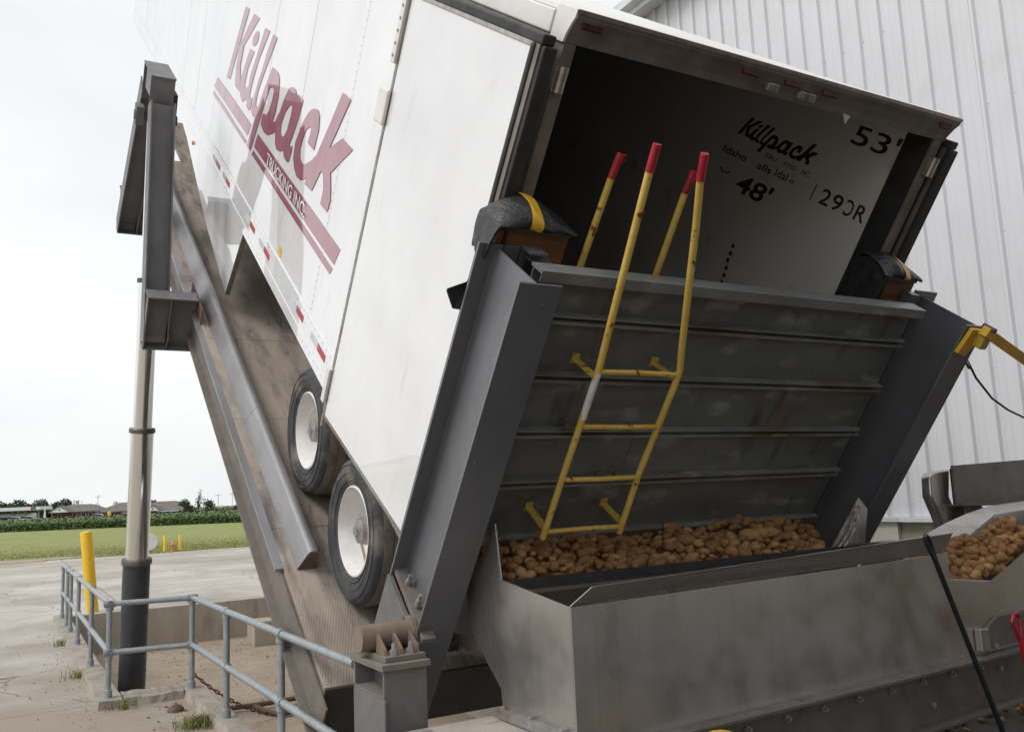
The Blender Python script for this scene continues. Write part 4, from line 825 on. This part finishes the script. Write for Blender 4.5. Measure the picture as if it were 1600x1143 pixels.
# ---------------------------------------------------------------- tools leaning on the hopper
def loop_tool(label, top, bot, col, wdt, r):
    t = empty('loop_handle_tool', label, 'tool', bot, (0,0,0)); top = Vector(top) - Vector(bot); d = top.normalized(); s = d.cross(Vector((0, 1, 0))).normalized()
    end = top - d*.14
    MB().path([(0,0,0), end*.5, end], r*1.3, 10).build('shaft', M[col], t, smooth=True)
    MB().path([end + s*.004, end + d*.05 + s*wdt*.6, end + d*.11 + s*wdt, end + d*.135 + s*wdt*.5, end + d*.14, end + d*.135 - s*wdt*.5, end + d*.11 - s*wdt, end + d*.05 - s*wdt*.6, end - s*.004], r, 8).build('grip_loop', M[col], t, smooth=True)
loop_tool('long black handled tool with a loop grip leaning on the hopper', (2.055, -1.70, 1.445), (2.66, -1.72, .02), 'blackpole', .017, .0105)
loop_tool('red handled tool with a loop grip beside the conveyor', (2.70, -1.72, .995), (2.90, -1.72, .02), 'redpole', .036, .0105)
yb = MB().path([(.46 + .16*math.cos(t), -1.80, .68 + .095*math.sin(t)) for t in [k*math.pi/12 for k in range(13)]], .012, 8)
tag(yb.build('yellow_handle', M['tape'], smooth=True), 'curved yellow handle at the foot of the hopper front', 'handle')

# ================================================================ handrail round the pit
HR = empty('pit_handrail', 'grey galvanised pipe handrail with two rails around the pit', 'handrail', (-.75, 4.4, 0))
def hr_(mb, nm, **kk):
    mb.v = [(x + .75, y - 4.4, z) for x, y, z in mb.v]; return mb.build(nm, M['pipe'], HR, smooth=True, **kk)
TOP, MID = .90, .47
A = [(-1.10, 11.6), (-1.10, 10.5), (-1.10, 9.7), (-1.10, 8.3), (-1.10, 6.4)]; C1 = (-1.11, 4.46); C2 = (-.41, 4.33); Bp = [(-.395, 2.93), (-.385, 1.36)]; END = (-.372, -.02)
for i, (x, y) in enumerate(A + [C1, C2] + Bp):
    hr_(MB().tube((x, y, .07), (x, y, TOP), .0255, 14), 'post'); hr_(MB().lathe((x, y, .068), (0,0,1), [(.06, 0), (.06, .010), (.036, .013), (.035, .075), (.026, .08)], 18), 'base_flange')
    for z in (TOP, MID): hr_(MB().tube((x, y, z-.055), (x, y, z-.02), .034, 14), 'fitting')
for z in (TOP, MID):
    hr_(MB().tube((*A[0], z), (*C1, z), .0255, 14), 'rail'); hr_(MB().tube((*C1, z), (*C2, z), .0255, 14), 'rail'); hr_(MB().tube((*C2, z), (END[0], END[1], z), .0255, 14), 'rail')
    for x, y in A[1:] + [C1, C2] + Bp:
        hr_(MB().lathe((x, y, z), (0, 1, 0), [(.026, -.04), (.034, -.038), (.034, .038), (.026, .04)], 14), 'fitting')
    for x, y in (C1, C2): hr_(MB().lathe((x, y, z), (1, 0, 0), [(.026, -.05), (.033, -.048), (.033, .048), (.026, .05)], 14), 'fitting')
# things lying in and by the pit
tag(MB().path([(.2, 6.2, -.55), (.7, 6.1, -.54), (1.3, 6.05, -.52), (2.3, 6.0, -.5)], .028, 8).path([(.6, 6.1, -.55), (.66, 5.8, -.56), (.75, 5.55, -.56)], .03, 8).path([(.75, 5.55, -.56), (1.5, 5.6, -.55), (2.1, 5.5, -.54)], .03, 8).build('floor_pipe', M['rust'], smooth=True), 'rusty iron pipe with a tee lying on the pit floor', 'pipe')
tag(MB().box(1.40, 1.46, 6.1, 6.2, -.62, -.28).build('pit_stake', M['ped'], bevel=.004), 'short grey steel stake standing in the pit sand', 'stake')
c2 = MB(); sg = [Vector((-.2 + .8*t, 5.35 + .2*t, .02 - .55*t - .25*t*(1-t))) for t in [i/20 for i in range(21)]]
for i, c in enumerate(sg):
    d = (sg[min(i+1, 20)] - sg[max(i-1, 0)]).normalized(); s = d.cross(Vector((0, 0, 1))).normalized() if i % 2 else Vector((0, 0, 1))
    c2.path([c + d*.032*math.cos(t) + s*.017*math.sin(t) for t in [k*math.pi/4 for k in range(8)]], .007, 5, closed=True)
tag(c2.build('pit_chain', M['rust'], smooth=True), 'dark rusty chain hanging into the pit below the handrail', 'chain')
gt = MB(); rg = random.Random(8)
for tx, ty, tn, tr_ in ((-.56, 3.12, 420, .07), (-1.24, 6.2, 70, .05), (-1.25, 8.9, 60, .05), (-.50, 2.2, 120, .05), (-1.0, 4.22, 60, .05)):
  for k in range(tn):
    a = rg.uniform(0, 6.3); r = abs(rg.gauss(0, tr_)); x = tx + r*math.cos(a)*1.5; y = ty + r*math.sin(a)*1.3; h = rg.uniform(.03, .11); b = rg.uniform(0, 6.3); c, s = math.cos(b)*.003, math.sin(b)*.003; lx, ly = rg.gauss(0, .045), rg.gauss(0, .045)
    gt.add([(x-c, y-s, 0), (x+c, y+s, 0), (x+c+lx*.4, y+s+ly*.4, h*.7), (x-c+lx*.4, y-s+ly*.4, h*.7), (x+lx, y+ly, h)], [(0,1,2,3),(3,2,4)])
tag(gt.build('grass_tuft', M['blade']), 'small green grass tuft growing at the curb beside the handrail', 'grass', kind='stuff')
db = MB(); rd = random.Random(9)
for k in range(900):
    if k >= 330:
        x, y, z = (-1.22 - abs(rd.gauss(0, .10)), rd.uniform(3, 11.5), 0) if k % 2 else (-.5 - abs(rd.gauss(0, .12)), rd.uniform(1.5, 4.2), 0)
    elif k < 230: x, y, z = rd.uniform(-.2, 2.3), rd.uniform(5, 11.8), -.6
    else: x, y, z = -1.25 - abs(rd.gauss(0, .25)), rd.uniform(2, 11), 0
    if 300 < k < 330: x, y, z = rd.uniform(-1, -.55), rd.uniform(2.2, 4.2), 0
    r = rd.uniform(.005, .02)*(1 if k < 230 or 300 < k < 330 else .7 if k < 330 else .35); a_ = [r*rd.uniform(.6, 1.2) for _ in range(12)]
    db.add([(x + a_[i]*math.cos(i*math.pi/3), y + a_[i]*math.sin(i*math.pi/3), z) for i in range(6)] + [(x + .6*a_[i+6]*math.cos(i*math.pi/3+.3), y + .6*a_[i+6]*math.sin(i*math.pi/3+.3), z + r*.5) for i in range(6)], [(i, (i+1) % 6, 6+(i+1) % 6, 6+i) for i in range(6)] + [tuple(range(6, 12))])
tag(db.build('debris', M['rust']), 'scattered clods and pebbles on the pit floor and yard', 'debris', kind='stuff')
cl = MB().lathe((-.63, 3.83, .0), (0,0,1), [(.075, 0), (.07, .02), (.05, .04), (.03, .055), (0, .058)], 9)
tag(cl.build('mud_clod', M['rust'], smooth=True), 'brown mud clod on the ground beside the curb corner', 'clod')
# sandy dirt drifted over the yard beside the curb
sd = MB(); n = 44; pts = []
for k in range(n):
    t = k*2*math.pi/n; r = 1 + .15*math.sin(3*t) + .1*math.sin(5*t + 1) + random.uniform(-.05, .05); pts.append((-.95 + .75*r*math.cos(t), 2.3 + 1.9*r*math.sin(t), .005))
# ---------------------------------------------------------------- bollards, hydrant
def bollard(name, label, base, top, r, grp):
    o = MB(); p = Vector(base); q = Vector(top); d = (q-p).normalized(); ln_ = (q-p).length
    o.lathe(p, d, [(r, -.02), (r, ln_ - r*.25), (r*.93, ln_ - r*.08), (r*.6, ln_), (0, ln_ + .005)], 24)
    return tag(o.build(name, M['yellow'], smooth=True), label, 'bollard', grp)
bollard('bollard', 'leaning yellow bollard behind the far end of the pit handrail', (-.56, 12.75, 0), (-.70, 12.72, 1.40), .098, 'yellow bollards')
bollard('bollard', 'yellow bollard base peeking out behind the tilted platform', (2.50, 12.55, 0), (2.50, 12.55, 1.2), .11, 'yellow bollards')
bollard('bollard', 'thin yellow post left of the fire hydrant', (3.80, 33.9, 0), (3.80, 33.9, .62), .062, 'hydrant guard posts')
bollard('bollard', 'thin yellow post right of the fire hydrant', (4.39, 33.9, 0), (4.39, 33.9, .62), .062, 'hydrant guard posts')
FH = empty('fire_hydrant', 'small orange fire hydrant between two yellow posts at the lawn edge', 'hydrant', (4.08, 33.75, 0))
MB().lathe((0,0,0), (0,0,1), [(.10, 0), (.10, .03), (.07, .035), (.07, .26), (.085, .265), (.085, .29), (.075, .30), (.06, .36), (.03, .39), (.02, .41), (0, .415)], 16).build('barrel', M['hyd'], FH, smooth=True)
for s in (-1, 1): MB().tube((s*.06, 0, .22), (s*.13, 0, .22), .035, 10).build('side_cap', M['hyd'], FH, smooth=True)
MB().tube((0, -.06, .21), (0, -.13, .21), .045, 12).build('front_cap', M['hub'], FH, smooth=True)
WD = empty('round_sign', 'white round disc half hidden behind the lift cylinder', 'sign', (2.80, 31.0, 0))
MB().lathe((0, 0, .52), (0, -1, 0), [(0, .02), (.30, .02), (.31, .01), (.31, -.01), (0, -.012)], 32).build('disc', M['carw'], WD, smooth=True); MB().tube((0, .03, 0), (0, .03, .6), .025, 8).build('post', M['greyp'], WD)

# ================================================================ far side of the field
RZ = math.radians(-29.9)
def leafball(b, c, r, n, sz, rnd, flat=.8):
    for k in range(n):
        while True:
            v = Vector((rnd.uniform(-1, 1), rnd.uniform(-1, 1), rnd.uniform(-1, 1)))
            if .25 < v.length < 1: break
        p = Vector(c) + Vector((v.x*r[0], v.y*r[1], v.z*r[2])); q = Euler((rnd.uniform(0, 6.3), rnd.uniform(0, 6.3), rnd.uniform(0, 6.3))).to_matrix(); s = sz*rnd.uniform(.6, 1.4)
        b.add([p + q @ Vector(w_) for w_ in ((-s, 0, 0), (0, -s*.6, s*.2), (s, 0, 0), (0, s*.6, -s*.2))], [(0, 1, 2, 3)])
def tree(label, loc, h, w_, seed, mat='leaf', n=420, sz=.22, trunk=.35, lobes=7, sparse=False, grp=None):
    rnd = random.Random(seed); t = empty('tree', label, 'tree', loc, group=grp)
    tr = MB().tube((0,0,-.5), (0, 0, h*trunk), .04*h**.7, 8, .03*h**.7)
    b = MB()
    for k in range(lobes):
        a = rnd.uniform(0, 6.3); rr = rnd.uniform(.1, .55)*w_/2; z = h*(trunk + (1-trunk)*rnd.uniform(.15, .85)); c = (rr*math.cos(a), rr*math.sin(a), z)
        tr.tube((0, 0, h*trunk*.9), c, .02*h**.7, 6, .006*h**.7)
        s = rnd.uniform(.28, .5)*(.5 if sparse else 1); leafball(b, c, (w_*s*.8, w_*s*.8, h*(1-trunk)*s*.65), n//lobes, sz, rnd)
    tr.build('trunk', M['bark'], t, smooth=True); b.build('crown', M[mat], t)
    return t
G = 'single trees beyond the field'
tree('dark tree rising behind the right roof of the low brick building', (42.7, 322, -1), 6.0, 5.0, 1, n=500, sz=.3, grp=G)
tree('small round tree right of the low brick building', (34.6, 209, -1), 5.2, 3.4, 2, 'leaf', 420, .2, .45, grp=G)
tree('tall sparse half bare tree beyond the field', (37.2, 208, -1), 7.2, 4.2, 3, 'leaf2', 150, .17, .3, 14, True, grp=G)
tree('broad dark bush tree right of the half bare tree', (39.3, 206, -1), 4.0, 4.2, 4, 'leaf', 520, .22, .15, grp=G)
tree('pale green bushy tree left of the half bare tree', (35.9, 211, -1), 2.9, 3.0, 5, 'leaf2', 360, .2, .15, grp=G)
tree('rounded tree just left of the tilted platform edge', (45.6, 203, -1), 3.6, 3.2, 6, 'leaf', 400, .22, .2, grp=G)
tree('tree top behind the roof gap left of the lift cylinder', (25.5, 322, -1), 5.6, 3.4, 7, 'leaf', 360, .3, .2, grp=G)
tree('dark tree at the end of the wood above the left house', (20.5, 325, -1), 6.2, 5.0, 8, 'leaf', 460, .3, .2, grp=G)
tree('small tree above the middle of the long roof', (32.4, 320, -1), 5.4, 3.4, 9, 'leaf', 320, .3, .2, grp=G)
wd = MB(); rw = random.Random(31)
for k in range(46):
    t = k/45; x = -26 + 44*t; y = 346 - 8*t + rw.uniform(-4, 10); h = 6.6 + 1.0*math.sin(k*.9) + rw.uniform(-.7, .6) - 1.5*max(0, t-.6)
    leafball(wd, (x, y, h*.45 - .5), (2.2, 2.2, h*.55), 330, .42, rw)
tag(wd.build('woodland', M['leaf']), 'dark far wood behind the filling station', 'wood', kind='stuff')
hd = MB()
for k in range(30):
    x = 36 + k*.75; y = 222 - k*.45 + rw.uniform(-1, 1); leafball(hd, (x, y, .2), (1.1, 1.1, 1.3 + .4*math.sin(k*1.7)), 90, .22, rw)
tag(hd.build('hedgerow', M['leaf2']), 'low green hedgerow beyond the field at the right', 'hedge', kind='stuff')

# low brick buildings
def hip_roof(x0, x1, y0, y1, ze, zr, ov=.5):
    d = (y1-y0)/2; m_ = (y0+y1)/2
    return MB().add([(x0-ov, y0-ov, ze), (x1+ov, y0-ov, ze), (x1+ov, y1+ov, ze), (x0-ov, y1+ov, ze), (x0+d*.9, m_, zr), (x1-d*.9, m_, zr), (x0-ov, y0-ov, ze-.2), (x1+ov, y0-ov, ze-.2), (x1+ov, y1+ov, ze-.2), (x0-ov, y1+ov, ze-.2)],
        [(0,1,5,4),(1,2,5),(2,3,4,5),(3,0,4),(6,7,1,0),(7,8,2,1),(8,9,3,2),(9,6,0,3),(9,8,7,6)])
def house(label, loc, parts, roofs, gables, wins):
    t = empty('brick_building', label, 'building', loc, (0, 0, RZ))
    for x0, x1, y0, y1, z1 in parts: MB().box(x0, x1, y0, y1, -2, z1).build('wall', M['brick'], t)
    for r in roofs: hip_roof(*r).build('roof', M['shingle'], t)
    for x, w_, ze, zr, y in gables:
        MB().prism([(x-w_, ze), (x+w_, ze), (x, zr)], 'y', y, y+2.2).build('gable', M['white2'], t); MB().prism([(x-w_-.3, ze-.1), (x, zr+.02), (x+w_+.3, ze-.1), (x+w_+.2, ze+.12), (x, zr+.3), (x-w_-.2, ze+.12)], 'y', y-.2, y+2.6).build('gable_roof', M['shingle'], t)
        MB().lathe((x, y-.01, ze + (zr-ze)*.4), (0,-1,0), [(.0, .02), (.22, .02), (.22, 0)], 10).build('vent', M['pane'], t)
    for x0, x1, z0, z1, y in wins: w2_ = MB().box(x0, x1, y-.04, y-.004, z0, z1).build('window', M['trim'], t); MB().box(x0+.06, x1-.06, y-.06, y-.041, z0+.06, z1-.06).build('pane', M['pane'], w2_)
    return t
house('low house with white gable and grey shingle roof left of the yellow bollard top', (9.6, 269.5, 0), [(.6, 12.5, 0, 8, 1.85)], [(.2, 13.2, 0, 8, 1.85, 3.75)], [(3.6, 2.9, 1.75, 3.3, -2.0)], [(2.2, 3.2, .3, 1.5, 0), (6.2, 7.4, .3, 1.5, 0), (8.6, 9.8, .3, 1.5, 0), (10.6, 11.6, .3, 1.5, 0)])
house('long brick building with hipped grey roof behind the lift cylinder', (20.5, 263.1, 0), [(.5, 15.2, 0, 9, 1.4)], [(.4, 16.6, 0, 9, 1.4, 3.75)], [], [(1.5, 2.5, 0, 1.1, 0), (4.2, 5.2, 0, 1.1, 0), (7, 8, 0, 1.1, 0), (10, 11, 0, 1.1, 0)])
house('brick building with hipped roof and white gable porch right of the cylinder', (31.6, 255.4, 0), [(.2, 11.2, 0, 9, .8)], [(-2.5, 11.4, 0, 9, .8, 3.6)], [(3.4, 1.9, 1.1, 2.4, -2.0)], [(1.9, 3.0, -.4, .6, 0), (4.0, 5.0, -.4, .6, 0), (6.5, 7.6, -.4, .6, 0), (8.8, 9.9, -.4, .6, 0)])
# filling station
FS = empty('filling_station', 'white filling station canopy with red and green marks at far left', 'building', (-2.2, 276.4, 0), (0, 0, RZ))
MB().box(-9, 10.7, 0, 7, 2.75, 3.65).build('canopy', M['carw'], FS); MB().box(-9, 10.5, .2, 6.8, 2.6, 2.74).build('canopy_soffit', M['greyp'], FS)
MB().box(8.35, 9.0, -.03, -.004, 2.85, 3.62).build('red_panel', M['redsign'], FS); MB().box(9.01, 9.8, -.03, -.004, 2.85, 3.62).build('green_panel', M['green'], FS)
for x in (-4, 2.1, 5.7, 9.2): MB().box(x, x+.4, 2, 2.4, -2, 2.6).build('pillar', M['greyp'], FS)
MB().box(-9, 5.2, 4, 9, -2, 1.9).build('shop', M['carw'], FS); MB().box(-8, 4.6, 3.95, 3.99, -.6, 1.0).build('shop_window', M['pane'], FS)
# white pennant, posts and signs
def post(label, loc, h, r=.09, cat='pole', extra=None):
    t = empty('utility_pole', label, cat, loc, (0, 0, RZ)); MB().tube((0,0,-2), (0,0,h), r, 8, r*.7).build('shaft', M['greyp'], t)
    if extra == 'arm': MB().box(-.9, .9, -.06, .06, h-.5, h-.38).build('crossarm', M['greyp'], t)
    if extra == 'lamp': MB().box(-.8, .0, -.06, .06, h-.08, h+.02).build('lamp_arm', M['greyp'], t); MB().box(-1.1, -.7, -.12, .12, h-.1, h+.04).build('lamp_head', M['carw'], t)
    return t
post('tall grey pole above the long roof left of the cylinder', (20.9, 262, 0), 6.0, extra='arm')
post('left of two utility poles beyond the field at right', (49.5, 246.2, 0), 5.0, extra='arm'); post('right of two utility poles beyond the field at right', (52.8, 244.2, 0), 5.2, extra='arm')
post('grey lamp pole left of the gabled house', (9.8, 262, 0), 3.6, .07, 'lamp pole', 'lamp')
pn = empty('white_pennant', 'tall white triangular banner beside the filling station canopy', 'banner', (8.1, 262, 0), (0, 0, RZ)); MB().prism([(-.4, -.5), (.4, -.5), (.05, 3.7), (-.05, 3.7)], 'y', -.02, .02).build('cloth', M['carw'], pn); MB().tube((0, .05, -2), (0, .05, 3.8), .04, 6).build('mast', M['greyp'], pn)
ys_ = empty('warning_sign', 'small yellow roadside sign in front of the long roof', 'sign', (21.6, 240, 0), (0, 0, RZ)); MB().prism([(-.42, 1.5), (.42, 1.5), (.42, .55), (-.42, .55)], 'y', -.02, .02).build('plate', M['yellow'], ys_); MB().tube((0, .05, -2), (0, .05, .6), .05, 6).build('post', M['yellow'], ys_)
bs = empty('pole_sign', 'blue and white sign high on a pole behind the cylinder', 'sign', (33.4, 262, 0), (0, 0, RZ)); MB().tube((-.75, .1, -2), (-.75, .1, 11.4), .12, 8).build('pole', M['greyp'], bs); MB().box(-.7, .7, -.08, .08, 9.75, 11.35).build('board', M['carw'], bs)
for z0, z1 in ((9.85, 10.2), (10.35, 10.62), (10.95, 11.28)): MB().box(-.62, .62, -.095, -.0805, z0, z1).build('stripe', M['blue'], bs)
rsn = empty('round_sign', 'small white round sign between the utility poles beyond the field', 'sign', (45.5, 222, 0), (0, 0, RZ)); MB().lathe((0, 0, 1.5), (0, -1, 0), [(0, .02), (.42, .02), (.42, -.02)], 16).build('disc', M['carw'], rsn); MB().tube((0, .05, -2), (0, .05, 1.5), .05, 6).build('post', M['greyp'], rsn)
# parked cars whose roofs show above the crop
def car():
    t = empty('parked_car', 'white parked car roof showing above the soybeans in front of the buildings', 'car', (0,0,0), (0, 0, RZ), 'cars parked beyond the field')
    MB().prism([(-2.1, .35), (2.1, .35), (2.15, .75), (1.3, .9), (-2.0, .95), (-2.15, .7)], 'y', -.85, .85).build('body', M['carw'], t, bevel=.06)
    MB().prism([(-1.6, .94), (.95, .9), (.35, 1.42), (-1.1, 1.45)], 'y', -.74, .74).build('cabin', M['pane'], t, bevel=.06)
    MB().prism([(-1.15, 1.42), (.40, 1.39), (.3, 1.5), (-1.05, 1.53)], 'y', -.72, .72).build('roof', M['carw'], t, bevel=.04)
    for x in (-1.3, 1.3):
        for y in (-.8, .62): MB().tube((x, y, .33), (x, y+.18, .33), .33, 14).build('wheel', M['black'], t)
    return t
c0 = car()
spots = [(19.4, 238), (25.3, 234), (27.0, 233), (29.0, 232), (33.0, 231), (34.6, 230), (36.2, 229), (37.6, 228), (39.2, 227), (40.6, 226), (1.6, 252), (4.6, 250)]
lab = ['second', 'third', 'fourth', 'fifth', 'sixth', 'seventh', 'eighth', 'ninth', 'tenth']
for i, (x, y) in enumerate(spots):
    o = c0 if i == 0 else copy_tree(c0); o.location = (x, y, -.55 if i < 10 else -.35)
    o['label'] = 'white car roof above the soybeans before the buildings, %s from the left' % lab[max(0, i-1)] if 0 < i < 10 else ('white car roof above the soybeans left of the yellow sign' if i == 0 else ('leftmost white car under the filling station canopy' if i == 10 else 'right hand white car under the filling station canopy'))
